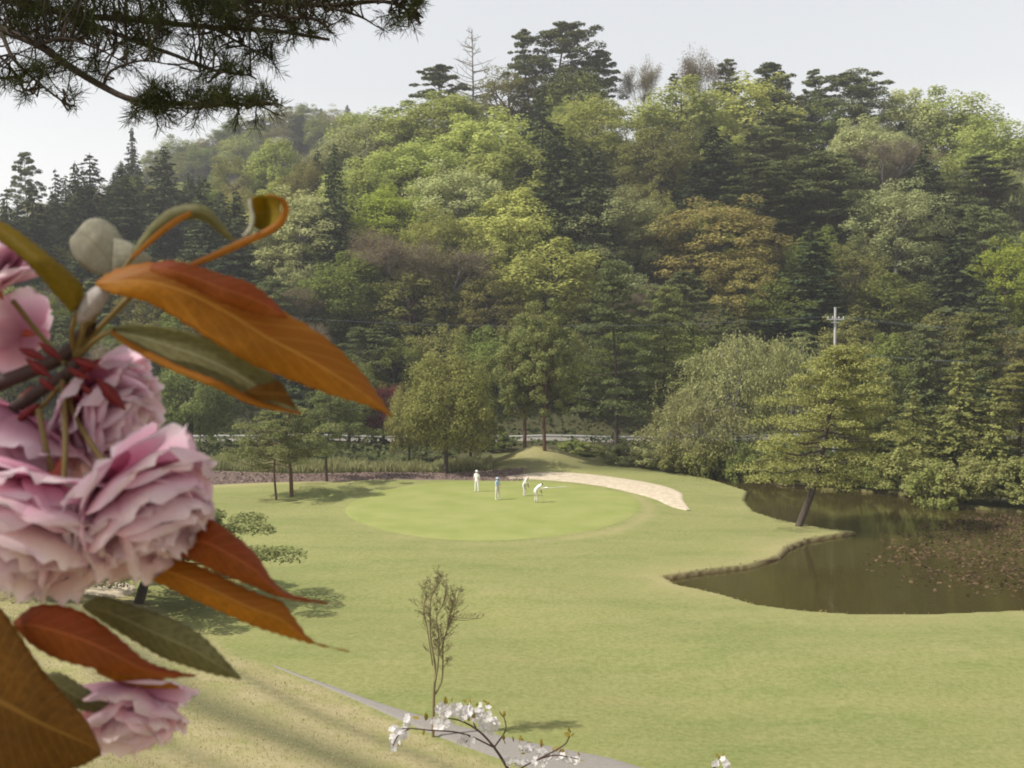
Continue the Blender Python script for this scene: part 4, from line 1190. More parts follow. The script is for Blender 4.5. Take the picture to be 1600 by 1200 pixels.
# the putter in the hands of the bending golfer, and the flagstick laid on the turf
zg = gz(*gp[3]) + .05
cz, sz_ = math.cos(pt_rz), math.sin(pt_rz)
def wl(x, y, z): return (x * cz - y * sz_, x * sz_ + y * cz, z)
pu = empty('putter', (gp[3][0], gp[3][1], zg)); tag(pu, 'thin steel putter held by the bending golfer', 'golf club')
v, q = tubes(np.array(poly_segs([wl(0, .43, .82), wl(0, .62, .03)], .012, .008)), 6); link('shaft', npmesh('putter_shaft', v, q), M['steel'], pu)
v, q = tubes(np.array(poly_segs([wl(0, .42, .86), wl(0, .48, .62)], .018, .014)), 6); link('grip', npmesh('putter_grip', v, q), M['hair'], pu)
hdm = boxobj('club_head', [((0, 0, 0), (.12, .03, .025))], M['steel'], pu, .004); hdm.location = wl(.03, .62, .03); hdm.rotation_euler = (0, 0, pt_rz)
fx, fy = G(848, 763, .25); fl = empty('flagstick', (fx, fy, gz(fx, fy) + .065)); tag(fl, 'pale flagstick lying on the green behind the bending golfer', 'flagstick')
v, q = tubes(np.array(poly_segs([(0, 0, .02), (1.0, .55, .02), (2.0, 1.1, .02)], .018, .018)), 8); link('stick', npmesh('flag_stick', v, q), M['whitecloth'], fl)
fs = [(0.0 + .45 * u * .88 - .03 * math.sin(u * 5), .03 + .45 * u * .48 + w_ * .34, .035 + .02 * math.sin(u * 6 + w_ * 3)) for u in np.linspace(0, 1, 7) for w_ in (0, .33, .66, 1)]
fq = [(i * 4 + j, i * 4 + j + 1, (i + 1) * 4 + j + 1, (i + 1) * 4 + j) for i in range(6) for j in range(3)]
link('flag', npmesh('flag_cloth', fs, fq, smooth=True), M['whitecloth'], fl)

# ------------------------------------------------------------------ foreground: double-flowered cherry, white cherry, pine bough
def petal_mat():
    m, t, out = newmat('pink_petal')
    v = attr(t, 'tint')
    n = noise(t, 60, 3, .5, N(t, 'ShaderNodeTexCoord').outputs['Object'])
    c = mixcol(t, ramp(t, v, .05, .75), (.68, .27, .40), (.86, .62, .70))
    c = mixcol(t, ramp(t, v, .72, 1.02), c, (.92, .83, .86))
    c = mixcol(t, ramp(t, n, .35, .75), c, mixcol(t, .35, c, (.74, .40, .52)))
    d = N(t, 'ShaderNodeBsdfPrincipled'); d.inputs['Roughness'].default_value = .6; d.inputs['Specular IOR Level'].default_value = .25
    tr = N(t, 'ShaderNodeBsdfTranslucent'); mx = N(t, 'ShaderNodeMixShader'); mx.inputs[0].default_value = .58
    t.links.new(c, d.inputs['Base Color']); t.links.new(c, tr.inputs[0])
    t.links.new(d.outputs[0], mx.inputs[1]); t.links.new(tr.outputs[0], mx.inputs[2]); t.links.new(mx.outputs[0], out.inputs['Surface'])
    return m
M['petal'] = petal_mat()
def cherry_leaf_mat(name, ca, cb, vein, trans=.58, rough=.55):
    """ca: colour above the midrib, cb: below it"""
    m, t, out = newmat(name)
    u, v = attr(t, 'u'), attr(t, 'v')
    n = noise(t, 55, 4, .6, N(t, 'ShaderNodeTexCoord').outputs['Object'])
    half = ramp(t, u, .40, .60)
    c = mixcol(t, half, ca, cb)
    c = mixcol(t, ramp(t, n, .3, .75), c, tuple(.55 * (x + y_) * .66 for x, y_ in zip(ca, cb)))
    c = mixcol(t, ramp(t, noise(t, 420, 3, .7, N(t, 'ShaderNodeTexCoord').outputs['Object']), .35, .8), c, tuple(.6 * x for x in cb))
    # side veins: slanting lines leaving the midrib
    au = N(t, 'ShaderNodeMath', operation='SUBTRACT'); t.links.new(u, au.inputs[0]); au.inputs[1].default_value = .5
    ab = N(t, 'ShaderNodeMath', operation='ABSOLUTE'); t.links.new(au.outputs[0], ab.inputs[0])
    k1 = N(t, 'ShaderNodeMath', operation='MULTIPLY'); t.links.new(ab.outputs[0], k1.inputs[0]); k1.inputs[1].default_value = -.34
    k2 = N(t, 'ShaderNodeMath', operation='ADD'); t.links.new(k1.outputs[0], k2.inputs[0]); t.links.new(v, k2.inputs[1])
    k3 = N(t, 'ShaderNodeMath', operation='MULTIPLY'); t.links.new(k2.outputs[0], k3.inputs[0]); k3.inputs[1].default_value = 82.
    k4 = N(t, 'ShaderNodeMath', operation='SINE'); t.links.new(k3.outputs[0], k4.inputs[0])
    ve = ramp(t, k4.outputs[0], .80, 1.0)
    mid = N(t, 'ShaderNodeMapRange'); mid.inputs[1].default_value = .028; mid.inputs[2].default_value = .008; t.links.new(ab.outputs[0], mid.inputs[0])
    mxv = N(t, 'ShaderNodeMath', operation='MAXIMUM'); sc_ = N(t, 'ShaderNodeMath', operation='MULTIPLY'); sc_.inputs[1].default_value = .32
    t.links.new(ve, sc_.inputs[0]); t.links.new(sc_.outputs[0], mxv.inputs[0]); t.links.new(mid.outputs[0], mxv.inputs[1])
    c = mixcol(t, mxv.outputs[0], c, vein)
    hh = N(t, 'ShaderNodeMath', operation='ADD'); t.links.new(mxv.outputs[0], hh.inputs[0])
    nn = noise(t, 220, 3, .5, N(t, 'ShaderNodeTexCoord').outputs['Object']); sc2 = N(t, 'ShaderNodeMath', operation='MULTIPLY'); sc2.inputs[1].default_value = .5
    t.links.new(nn, sc2.inputs[0]); t.links.new(sc2.outputs[0], hh.inputs[1])
    d = N(t, 'ShaderNodeBsdfPrincipled'); d.inputs['Roughness'].default_value = rough; d.inputs['Specular IOR Level'].default_value = .25
    t.links.new(bump(t, hh.outputs[0], -.5, .0012), d.inputs['Normal'])
    tr = N(t, 'ShaderNodeBsdfTranslucent'); mx = N(t, 'ShaderNodeMixShader'); mx.inputs[0].default_value = trans
    t.links.new(c, d.inputs['Base Color']); t.links.new(c, tr.inputs[0])
    t.links.new(d.outputs[0], mx.inputs[1]); t.links.new(tr.outputs[0], mx.inputs[2]); t.links.new(mx.outputs[0], out.inputs['Surface'])
    return m
M['leaf_orange'] = cherry_leaf_mat('bronze_orange_cherry_leaf', (.42, .135, .020), (.60, .27, .022), (.58, .32, .06))
M['leaf_red'] = cherry_leaf_mat('red_bronze_cherry_leaf', (.42, .085, .028), (.46, .14, .02), (.54, .18, .06))
M['leaf_olive'] = cherry_leaf_mat('olive_cherry_leaf', (.34, .22, .014), (.32, .23, .016), (.30, .20, .05))
M['leaf_green'] = cherry_leaf_mat('grey_green_cherry_leaf', (.34, .33, .16), (.29, .26, .11), (.42, .40, .24))
M['leaf_grey'] = cherry_leaf_mat('leaf_underside', (.42, .40, .30), (.38, .36, .27), (.27, .23, .15), trans=.25, rough=.7)
M['leaf_brown'] = cherry_leaf_mat('dark_brown_cherry_leaf', (.36, .165, .022), (.26, .12, .02), (.40, .22, .05))
M['leaf_scale'] = cherry_leaf_mat('striped_bud_scale', (.48, .43, .40), (.40, .34, .31), (.13, .07, .05), trans=.3)
M['leaf_calyx'] = cherry_leaf_mat('red_calyx_lobe', (.42, .07, .075), (.36, .055, .055), (.45, .12, .10))
M['twigbark'] = plainmat('dark_cherry_bark', (.060, .035, .028), .7, .3, .3, 200)
M['calyx'] = plainmat('red_calyx', (.36, .075, .045), .6, .3, .25, 120)
M['pedicel'] = plainmat('green_brown_stalk', (.155, .105, .030), .6, .3, .25, 90)
M['budscale'] = plainmat('silvery_bud_scale', (.36, .31, .29), .6, .3, .5, 500)

TR = (-2.3, -1.3)
ct = empty('cherry_tree', (TR[0], TR[1], gz(*TR)))
tag(ct, 'cherry tree whose pink double blossom and bronze leaves fill the left foreground', 'tree')
RO = np.array(ct.location)
def wpx(px, py, d): return np.array(P(px, py, d))
def leaf(top, bot, dz, mat, n=30, k=11, saw=1.1, thick=.00022, label=None, wave=.0):
    """leaf between two edge lines traced base to tip (pixels) at depths dz=(top edge, midrib, bottom edge) given for base, middle and tip"""
    A = smooth_line(top, n); B = smooth_line(bot, n)
    zig = np.where(np.arange(n) % 2 == 0, 1, -1) * saw
    V_, U_, W_l = [], [], []
    for i in range(n):
        s = i / (n - 1)
        za, zm, zb = [np.interp(s, [0, .5, 1], [dz[0][j], dz[1][j], dz[2][j]]) for j in range(3)]
        a_, b_ = A[i].copy(), B[i].copy()
        dirn = (b_ - a_) / (np.linalg.norm(b_ - a_) + 1e-6)
        if 1 < i < n - 2: a_ -= dirn * zig[i]; b_ += dirn * zig[i]
        for j in range(k):
            u = j / (k - 1)
            p_ = a_ * (1 - u) + b_ * u
            zm_ = zm + .55 * ((za + zb) / 2 - zm)
            zz = za * (1 - u) * (1 - 2 * u) + 4 * zm_ * u * (1 - u) + zb * u * (2 * u - 1)
            zz += wave * math.sin(s * 17 + u * 3) * abs(u - .5) * 2
            V_.append(wpx(p_[0], p_[1], zz) - RO); U_.append(u); W_l.append(s)
    id_ = np.arange(n * k).reshape(n, k)
    q = np.stack([id_[:-1, :-1], id_[:-1, 1:], id_[1:, 1:], id_[1:, :-1]], -1).reshape(-1, 4)
    me = npmesh('cherry_leaf', V_, q, smooth=True, u=U_, v=W_l)
    o = link('leaf', me, M[mat], ct)
    sm = o.modifiers.new('thickness', 'SOLIDIFY'); sm.thickness = thick; sm.offset = 0
    if label: o['label'] = label
    return o
def stalk(pts, r0, r1, mat, name='stalk', n=12):
    P3 = smooth_line([wpx(*p_) - RO for p_ in pts], n)
    v, q = tubes(np.array(poly_segs(P3, r0, r1)), 8)
    return link(name, npmesh(name, v, q, smooth=True), M[mat], ct)

# big orange leaf, upper part folded over and red
leaf([(150, 440), (185, 420), (240, 410), (310, 418), (380, 445), (440, 485), (505, 525), (560, 575), (590, 615), (612, 648)],
     [(150, 447), (180, 460), (225, 470), (275, 497), (335, 535), (395, 570), (450, 592), (520, 618), (570, 632), (614, 652)],
     [(.402, .398, .400), (.400, .388, .393), (.405, .400, .402)], 'leaf_orange', label='large orange-bronze leaf with a long pointed tip', n=40, k=15, wave=.0012)
leaf([(236, 414), (262, 407), (300, 413), (345, 428), (390, 442), (425, 468), (448, 494)],
     [(234, 424), (270, 436), (310, 455), (350, 474), (390, 487), (425, 495), (449, 498)],
     [(.392, .389, .390), (.388, .381, .386), (.392, .390, .391)], 'leaf_red', label='red leaf lying on the large orange one', wave=.001)
leaf([(172, 512), (215, 508), (265, 512), (330, 530), (385, 560), (425, 588), (440, 598), (452, 620), (468, 642)],
     [(172, 520), (205, 540), (255, 566), (305, 588), (345, 604), (380, 622), (410, 632), (440, 640), (470, 645)],
     [(.41, .412, .408), (.412, .418, .404), (.415, .414, .412)], 'leaf_green', label='grey-green leaf with an orange lower rim', n=34)
leaf([(176, 516), (212, 538), (262, 563), (312, 584), (352, 600), (388, 618), (420, 630), (470, 644)],
     [(174, 523), (206, 547), (256, 573), (306, 594), (346, 610), (382, 628), (414, 638), (470, 648)],
     [(.405, .404, .404), (.402, .400, .401), (.411, .410, .410)], 'leaf_orange', saw=.6)
leaf([(438, 596), (420, 598), (402, 602), (392, 607), (384, 610)], [(466, 641), (448, 632), (424, 626), (400, 622), (384, 614)],
     [(.408, .405, .407), (.404, .402, .404), (.406, .404, .406)], 'leaf_brown', label='dark turned-over edge of a leaf', saw=.4)
leaf([(130, 472), (128, 446), (100, 418), (60, 385), (20, 356), (-40, 325)], [(112, 488), (88, 462), (60, 430), (30, 400), (-5, 372), (-40, 330)],
     [(.405, .402, .404), (.40, .39, .396), (.40, .398, .40)], 'leaf_olive', label='olive leaf pointing to the upper left')
leaf([(180, 425), (196, 395), (185, 362), (160, 342), (135, 345), (116, 368)], [(176, 430), (150, 428), (128, 416), (114, 398), (109, 380), (112, 370)],
     [(.43, .428, .43), (.43, .424, .43), (.43, .43, .43)], 'leaf_grey', label='pale rounded leaf seen from below', saw=.5)
leaf([(178, 372), (196, 376), (216, 386), (238, 403)], [(176, 430), (196, 424), (218, 414), (239, 406)], [(.428, .424, .427), (.427, .424, .427), (.43, .43, .43)], 'leaf_grey', saw=.5)
leaf([(205, 395), (232, 355), (262, 328), (292, 319), (322, 322), (345, 345), (362, 368), (372, 378)], [(208, 400), (245, 366), (272, 350), (296, 343), (318, 345), (336, 358), (354, 372), (372, 380)],
     [(.415, .413, .414), (.41, .404, .412), (.416, .415, .416)], 'leaf_green', label='narrow arched leaf folded along its midrib', saw=.6)
leaf([(205, 400), (245, 362), (275, 340), (298, 330)], [(208, 405), (250, 370), (280, 348), (300, 336)], [(.408, .407, .408), (.403, .402, .403), (.407, .406, .407)], 'leaf_orange', saw=.2)
# curled bract
leaf([(285, 416), (330, 396), (372, 376), (405, 362), (430, 348), (441, 330), (436, 312), (418, 305)], [(288, 422), (335, 405), (378, 386), (410, 372), (440, 354), (451, 332), (446, 312), (420, 303)],
     [(.40, .399, .40), (.396, .394, .396), (.392, .39, .392)], 'leaf_orange', label='curled orange bract at the top of the leaf cluster', saw=.2)
leaf([(388, 312), (402, 306), (420, 304), (438, 308)], [(392, 352), (404, 358), (420, 360), (438, 350)], [(.40, .404, .40), (.402, .410, .404), (.396, .402, .396)], 'leaf_olive', saw=.3)
leaf([(388, 312), (389, 325), (392, 340), (388, 356), (378, 368)], [(393, 311), (395, 325), (398, 341), (394, 360), (382, 372)], [(.398, .397, .398), (.396, .395, .396), (.395, .394, .395)], 'leaf_grey', saw=.1)
# the pair of leaves below the blossom
leaf([(270, 862), (312, 818), (330, 812), (365, 835), (400, 866), (425, 905), (452, 927), (512, 941)], [(268, 868), (300, 876), (330, 890), (365, 905), (400, 918), (428, 930), (460, 938), (512, 944)],
     [(.405, .40, .40), (.402, .39, .396), (.408, .406, .407)], 'leaf_red', label='red-bronze leaf below the blossom, upper of the pair', n=34, wave=.001)
leaf([(252, 872), (290, 876), (330, 892), (370, 912), (410, 930), (440, 940), (462, 968), (490, 1002), (545, 1017)], [(232, 904), (270, 922), (310, 940), (350, 958), (390, 976), (425, 988), (455, 997), (488, 1006), (545, 1019)],
     [(.408, .404, .406), (.402, .396, .400), (.408, .407, .408)], 'leaf_orange', label='orange-brown leaf with a hair-thin tip, lower of the pair', n=36)
leaf([(20, 972), (55, 946), (105, 948), (150, 968), (190, 1000), (225, 1030), (258, 1044), (306, 1055)], [(24, 982), (50, 1008), (90, 1030), (135, 1042), (180, 1052), (215, 1058), (255, 1060), (306, 1057)],
     [(.40, .396, .398), (.394, .386, .39), (.40, .398, .399)], 'leaf_red', label='ribbed red leaf at the lower left', n=34, wave=.001)
leaf([(128, 945), (160, 932), (215, 948), (268, 966), (312, 990), (345, 1022), (376, 1058)], [(132, 952), (170, 978), (215, 1005), (255, 1028), (295, 1042), (335, 1054), (376, 1062)],
     [(.418, .416, .418), (.414, .408, .414), (.42, .419, .42)], 'leaf_green', label='grey-green translucent leaf behind the ribbed red one', n=34)
leaf([(-40, 930), (0, 950), (30, 990), (62, 1040), (100, 1085), (135, 1125), (158, 1172)], [(-60, 1240), (-30, 1230), (10, 1222), (50, 1212), (95, 1205), (130, 1196), (158, 1180)],
     [(.392, .386, .39), (.388, .378, .386), (.395, .393, .394)], 'leaf_brown', label='big dark brown leaf in the bottom left corner', n=34)
leaf([(55, 1062), (90, 1050), (130, 1072), (165, 1095), (192, 1112)], [(58, 1072), (85, 1090), (120, 1108), (155, 1114), (192, 1115)], [(.412, .41, .412), (.41, .405, .41), (.412, .411, .412)], 'leaf_green', label='short green leaf above the bottom blossom')
leaf([(150, 1045), (190, 1040), (230, 1052), (280, 1072)], [(152, 1052), (185, 1066), (225, 1075), (280, 1076)], [(.42, .418, .42), (.418, .414, .418), (.42, .42, .42)], 'leaf_orange', saw=.5)

# petals
def petal_mesh(L=1.0, Wm=.92, cup=.22, ruffle=.055, ph=0.0, nu=13, nv=11):
    V_, T_ = [], []
    for i in range(nv):
        v = i / (nv - 1)
        w_ = Wm * .5 * (math.sin(math.pi * min(.94, .10 + .62 * v ** .75)) ** .85) * (1.0 if v < .8 else 1 - .55 * ((v - .8) / .2) ** 2)
        for j in range(nu):
            u = 2 * j / (nu - 1) - 1
            y = v * L * (1 - .16 * abs(u) ** 2.4 * v) - .07 * v ** 6 * math.exp(-(u / .16) ** 2) * L + .02 * v ** 3 * (math.sin(u * 11 + ph * 3) + .8 * math.sin(u * 23 + ph * 5))
            z = cup * (u * u * .55 * w_ / (Wm * .5) + .55 * v * v - .25 * v) + ruffle * v * v * math.sin(u * 4.6 + ph) + ruffle * .6 * v ** 2 * math.sin(u * 9 + v * 6 + ph * 2)
            V_.append((u * w_, y, z)); T_.append(v)
    id_ = np.arange(nu * nv).reshape(nv, nu)
    q = np.stack([id_[:-1, :-1], id_[:-1, 1:], id_[1:, 1:], id_[1:, :-1]], -1).reshape(-1, 4)
    return npmesh('petal', V_, q, smooth=True, tint=T_)
PET = [petal_mesh(Wm=1.0 + .14 * (i % 3), cup=.12 + .10 * (i % 4), ruffle=.022 + .016 * (i % 3), ph=i * 1.3) for i in range(8)]
def cal_mesh(R):
    segs = poly_segs([(0, 0, -.26 * R), (0, 0, -.12 * R), (0, 0, .05 * R)], .012 * R, .10 * R)
    v, q = tubes(np.array(segs), 8)
    return v, q
def blossom(px, py, d, Rpx, axis_, seed, label=None, layers=((96, 1.0, 7), (78, 1.0, 8), (60, .94, 7), (43, .86, 7), (26, .74, 5), (12, .6, 3))):
    r_ = random.Random(seed)
    C = Vector(wpx(px, py, d)); R = Rpx * d / F
    ax = Vector(axis_).normalized()
    qz = ax.to_track_quat('Z', 'Y')
    v, q = cal_mesh(R)
    b_ = link('blossom', npmesh('calyx', v, q, smooth=True), M['calyx'], ct)
    if label: b_['label'] = label
    b_.location = C - Vector(RO); b_.rotation_euler = qz.to_euler()
    for li, (tilt, sc_, cnt) in enumerate(layers):
        for k in range(cnt):
            a = k * 2 * math.pi / cnt + li * .55 + r_.uniform(-.22, .22)
            tl = math.radians(tilt + r_.uniform(-11, 11))
            o = link('petal', r_.choice(PET), M['petal'], b_)
            s_ = R * sc_ * r_.uniform(.86, 1.1)
            mt = Matrix.Rotation(a, 4, 'Z') @ Matrix.Rotation(math.pi / 2 - tl, 4, 'X') @ Matrix.Rotation(r_.uniform(-.35, .35), 4, 'Y')
            o.matrix_local = Matrix.Translation((0, 0, .03 * R * li)) @ mt @ Matrix.Diagonal((s_ * r_.uniform(.92, 1.15), s_, s_, 1))
    return b_
SK = ((74, 1.0, 8), (60, 1.0, 8), (46, .97, 8), (32, .94, 7), (18, .9, 5))
blossom(180, 748, .402, 160, (.66, -.30, -.62), 1, 'large pink double blossom, rightmost of the cluster', SK)
blossom(84, 752, .405, 185, (-.22, -.45, -.85), 2, 'big pink double blossom hanging at the lower left', SK)
blossom(128, 622, .440, 122, (.80, -.15, -.42), 3, 'pink blossom seen from the side below the leaf stalks', SK)
blossom(28, 640, .428, 160, (-.40, -.30, -.80), 4, 'pink blossom cut by the left picture edge', SK)
blossom(-8, 448, .42, 92, (-.35, -.3, .75), 5, 'pale sunlit blossom at the left edge under the olive leaf')
blossom(206, 1066, .43, 108, (.12, -.30, -.88), 6, 'pink blossom hanging at the bottom', SK)
blossom(40, 520, .435, 80, (-.6, .25, .1), 8, 'blossom turned away showing its red calyx', ((80, 1.0, 6), (60, .9, 6), (40, .8, 5)))
# stalks, twig, bud scale
stalk([(-260, 700, .46), (-120, 640, .45), (-20, 606, .44), (60, 575, .432), (112, 548, .425), (140, 505, .415)], .0036, .0026, 'twigbark', 'twig', 24)
stalk([(20, 640, .425), (60, 612, .424), (104, 585, .42), (120, 566, .42)], .0026, .0022, 'twigbark', 'twig', 10)
for pts in ([(104, 585, .424), (112, 640, .418), (140, 690, .41), (182, 748, .402)], [(98, 590, .42), (101, 650, .412), (102, 700, .402), (100, 752, .396)], [(112, 578, .424), (128, 600, .43), (145, 640, .436)],
            [(96, 600, .42), (60, 640, .42), (30, 660, .423)], [(104, 570, .425), (60, 520, .432), (20, 470, .425)], [(140, 1000, .425), (170, 1040, .43), (192, 1072, .43)], [(60, 640, .412), (72, 700, .405), (84, 750, .405)]):
    stalk(pts, .0011, .0011, 'pedicel', 'stalk')
for pts in ([(118, 556, .42), (135, 500, .41), (158, 445, .402)], [(122, 556, .42), (150, 530, .412), (178, 515, .408)], [(118, 552, .42), (112, 520, .412), (122, 482, .405)], [(122, 550, .418), (160, 470, .416), (210, 398, .413)], [(122, 548, .42), (220, 450, .41), (300, 412, .40)], [(116, 552, .424), (150, 480, .428), (178, 428, .43)]):
    stalk(pts, .0012, .0009, 'pedicel', 'stalk')
o = leaf([(120, 502), (124, 478), (138, 456), (154, 446), (170, 448)], [(124, 506), (140, 500), (158, 484), (170, 466), (172, 452)], [(.405, .401, .404), (.402, .396, .401), (.402, .400, .402)], 'leaf_scale', n=16, k=9, saw=.3, label='pale striped bud scale'); o.name = 'bud_scale'
def bit(name, top, bot, d, mat): 
    o = leaf(top, bot, [(d, d - .003, d), (d, d - .005, d), (d, d - .002, d)], mat, n=12, k=6, saw=.0, thick=.0006); o.name = name; return o
# red calyx lobes and stipules round the spur
for i, (x0, y0, x1, y1) in enumerate([(112, 560, 155, 575), (105, 575, 140, 592), (120, 585, 158, 560), (98, 600, 125, 622), (85, 610, 60, 590), (80, 590, 40, 560), (150, 590, 195, 640), (60, 630, 25, 660), (70, 560, 30, 545), (95, 560, 60, 535), (125, 600, 150, 620)]):
    mx_, my_ = (x0 + x1) / 2, (y0 + y1) / 2; nx_, ny_ = -(y1 - y0) * .15, (x1 - x0) * .15
    bit('calyx_lobe', [(x0, y0), (mx_ + nx_, my_ + ny_), (x1, y1)], [(x0 + 1, y0 + 1), (mx_ - nx_, my_ - ny_), (x1 + 1, y1 + 1)], .412 + .002 * (i % 4), 'leaf_calyx')
# trunk, limbs and the rest of the crown, beside and above the photographer
hub = wpx(-260, 700, .46) - RO
segs = poly_segs(smooth_line([(0, 0, -.4), (.05, .05, .7), (.1, .1, 1.4), (.2, .2, 2.1)], 10), .13, .10)
segs += poly_segs(smooth_line([(.1, .1, 1.3), (.9, .7, 1.6), (1.5, 1.2, 1.55), tuple(hub)], 12), .05, .0055)
for tx, ty, tz in ((.9, .9, 3.6), (-.7, .4, 3.6), (.3, -1.0, 3.7), (1.2, 1.5, 3.2), (-.2, 1.0, 3.9)):
    segs += poly_segs(smooth_line([(.2, .2, 2.0), (.2 + (tx - .2) * .5, .2 + (ty - .2) * .5, 2.0 + (tz - 2) * .55), (tx, ty, tz)], 8), .06, .015)
link('trunk', npmesh('cherry_trunk', *tubes(np.array(segs), 8), smooth=True), M['twigbark'], ct)
pts = []
for tx, ty, tz in ((.9, .9, 3.6), (-.7, .4, 3.6), (.3, -1.0, 3.7), (1.2, 1.5, 3.2), (-.2, 1.0, 3.9), (.3, .2, 3.9)):
    d = rand_dirs(230); pts.append(np.array([tx, ty, tz]) + d * (rng.random(230) ** .4)[:, None] * np.array([.85, .85, .55]))
pts = np.vstack(pts)
wl_ = pts + RO
inf = (wl_[:, 1] > .05) & (np.abs(wl_[:, 0]) < .56 * wl_[:, 1] + .15) & (wl_[:, 2] < CAMZ + .40 * wl_[:, 1] + .2)
pts = pts[~inf]
o = link('crown', join_mesh('cherry_crown', [cards(pts, rng.normal(size=pts.shape) + np.array([0, 0, .6]), rng.uniform(.08, .13, len(pts)), rng.uniform(.04, .07, len(pts)))]), None, ct)
M['crownleaf'] = leafmat('bronze_crown_leaves', (.30, .10, .03), (.42, .20, .06), var=0)
o.data.materials.append(M['crownleaf']); o['kind'] = 'stuff'

# ---- white cherry growing on the slope below
WD = 3.6
wx0 = ray(800, 1200)[0] * WD
wc = empty('white_cherry', (wx0, WD, gz(wx0, WD))); tag(wc, 'young cherry with small white blossoms on arching twigs at the bottom edge', 'tree')
WO = np.array(wc.location)
def wp(px, py, dd=0.0): return wpx(px, py, WD + dd) - WO
M['whitepetal'] = leafmat('white_petals', (.58, .55, .55), (.70, .68, .67), trans=.35, var=.06)
M['youngleaf'] = leafmat('bronze_young_leaves', (.20, .16, .03), (.28, .22, .05), trans=.4, var=.2)
tw = [[(800, 1215, 0), (790, 1195, 0), (770, 1165, .02), (748, 1142, .03), (722, 1127, .03), (700, 1122, .04)], [(772, 1168, .02), (735, 1150, -.03), (705, 1143, -.05), (672, 1141, -.06), (640, 1138, -.06), (622, 1140, -.05)],
      [(745, 1141, .03), (740, 1125, .08), (752, 1110, .1)], [(800, 1208, 0), (838, 1188, -.05), (868, 1180, -.05), (903, 1186, -.06)], [(838, 1188, -.05), (880, 1165, -.08), (890, 1150, -.1)], [(772, 1168, .02), (790, 1140, .05), (786, 1115, .06)],
      [(640, 1138, -.06), (622, 1150, -.05), (614, 1165, -.05)], [(735, 1150, -.03), (728, 1160, -.05)]]
segs = poly_segs(smooth_line([(0, 0, -.3), (.02, .03, .5), tuple(wp(800, 1215))], 10), .03, .014)
for k, l in enumerate(tw): segs += poly_segs(smooth_line([wp(*p_) for p_ in l], 14), .0055 if k == 0 else .003, .0018)
segs += poly_segs(smooth_line([(.02, .03, .5), tuple(wp(980, 1260)), tuple(wp(1080, 1230)), tuple(wp(1120, 1195))], 14), .012, .003)
link('branch', npmesh('white_cherry_branches', *tubes(np.array(segs), 6), smooth=True), M['twigbark'], wc)
# five-petalled flower, one mesh
fv, ff = [], []
for k in range(5):
    a = k * 2 * math.pi / 5; ca_, sa_ = math.cos(a), math.sin(a)
    loc_ = [(0, 0, 0), (.30, -.28, .10), (.78, -.40, .22), (1.0, -.14, .24), (.9, 0, .22), (1.0, .14, .24), (.78, .40, .22), (.30, .28, .10)]
    b0 = len(fv)
    for (r_, l_, z_) in loc_: fv.append((r_ * ca_ - l_ * sa_, r_ * sa_ + l_ * ca_, z_))
    ff += [(b0, b0 + 1, b0 + 7), (b0 + 1, b0 + 2, b0 + 6, ), (b0 + 1, b0 + 6, b0 + 7), (b0 + 2, b0 + 3, b0 + 4), (b0 + 2, b0 + 4, b0 + 6), (b0 + 4, b0 + 5, b0 + 6)]
FLW = npmesh('white_blossom', fv, ff, tint=rng.random(len(fv)))
fpos = []
def spread(cx, cy, rx, ry, n_, dd=0.0):
    for _ in range(int(n_ * 2.0)):
        a = rng.uniform(0, 6.28); r_ = math.sqrt(rng.random())
        fpos.append((cx + rx * r_ * math.cos(a), cy + ry * r_ * math.sin(a), dd + rng.normal() * .04))
for cx, cy, rx, ry, n_ in ((693, 1112, 16, 12, 8), (722, 1110, 22, 13, 12), (750, 1118, 22, 16, 12), (765, 1132, 16, 12, 7), (690, 1130, 20, 9, 6), (622, 1146, 12, 12, 9), (617, 1163, 6, 7, 3), (637, 1127, 5, 7, 2), (726, 1157, 13, 6, 4),
                          (822, 1168, 12, 6, 5), (848, 1176, 10, 5, 4), (805, 1190, 20, 6, 7), (838, 1192, 14, 5, 4), (895, 1188, 10, 5, 4), (870, 1180, 14, 8, 3), (1122, 1190, 14, 5, 5), (1138, 1196, 8, 4, 2)):
    spread(cx, cy, rx, ry, n_)
for (px, py, dd) in fpos:
    o = link('blossom', FLW, M['whitepetal'], wc)
    o.location = wp(px, py, dd); s_ = rng.uniform(.0105, .0155)
    o.scale = (s_, s_, s_); o.rotation_euler = Vector((rng.normal() * .7, -1 + rng.normal() * .6, .2 + rng.normal() * .7)).to_track_quat('Z', 'Y').to_euler()
lv = npmesh('young_leaf', [(0, 0, 0), (.35, -.2, .06), (.7, -.15, .08), (1, 0, .1), (.7, .15, .08), (.35, .2, .06)], [(0, 1, 5), (1, 2, 4), (1, 4, 5), (2, 3, 4)], tint=[.5] * 6)
for (px, py) in [(742, 1098), (726, 1097), (760, 1104), (695, 1096), (700, 1098), (784, 1118), (735, 1124), (662, 1125), (880, 1180), (872, 1178), (862, 1176), (818, 1160), (820, 1176), (785, 1160), (845, 1165), (888, 1150), (893, 1148), (660, 1150), (620, 1170), (905, 1182), (812, 1162), (1130, 1188)]:
    for _ in range(3):
        o = link('leaf', lv, M['youngleaf'], wc); o.location = wp(px + rng.normal() * 3, py + rng.normal() * 3); s_ = rng.uniform(.018, .034); o.scale = (s_, s_, s_)
        o.rotation_euler = (rng.uniform(-1, 1), rng.uniform(-1.3, .1), rng.uniform(0, 6.28))

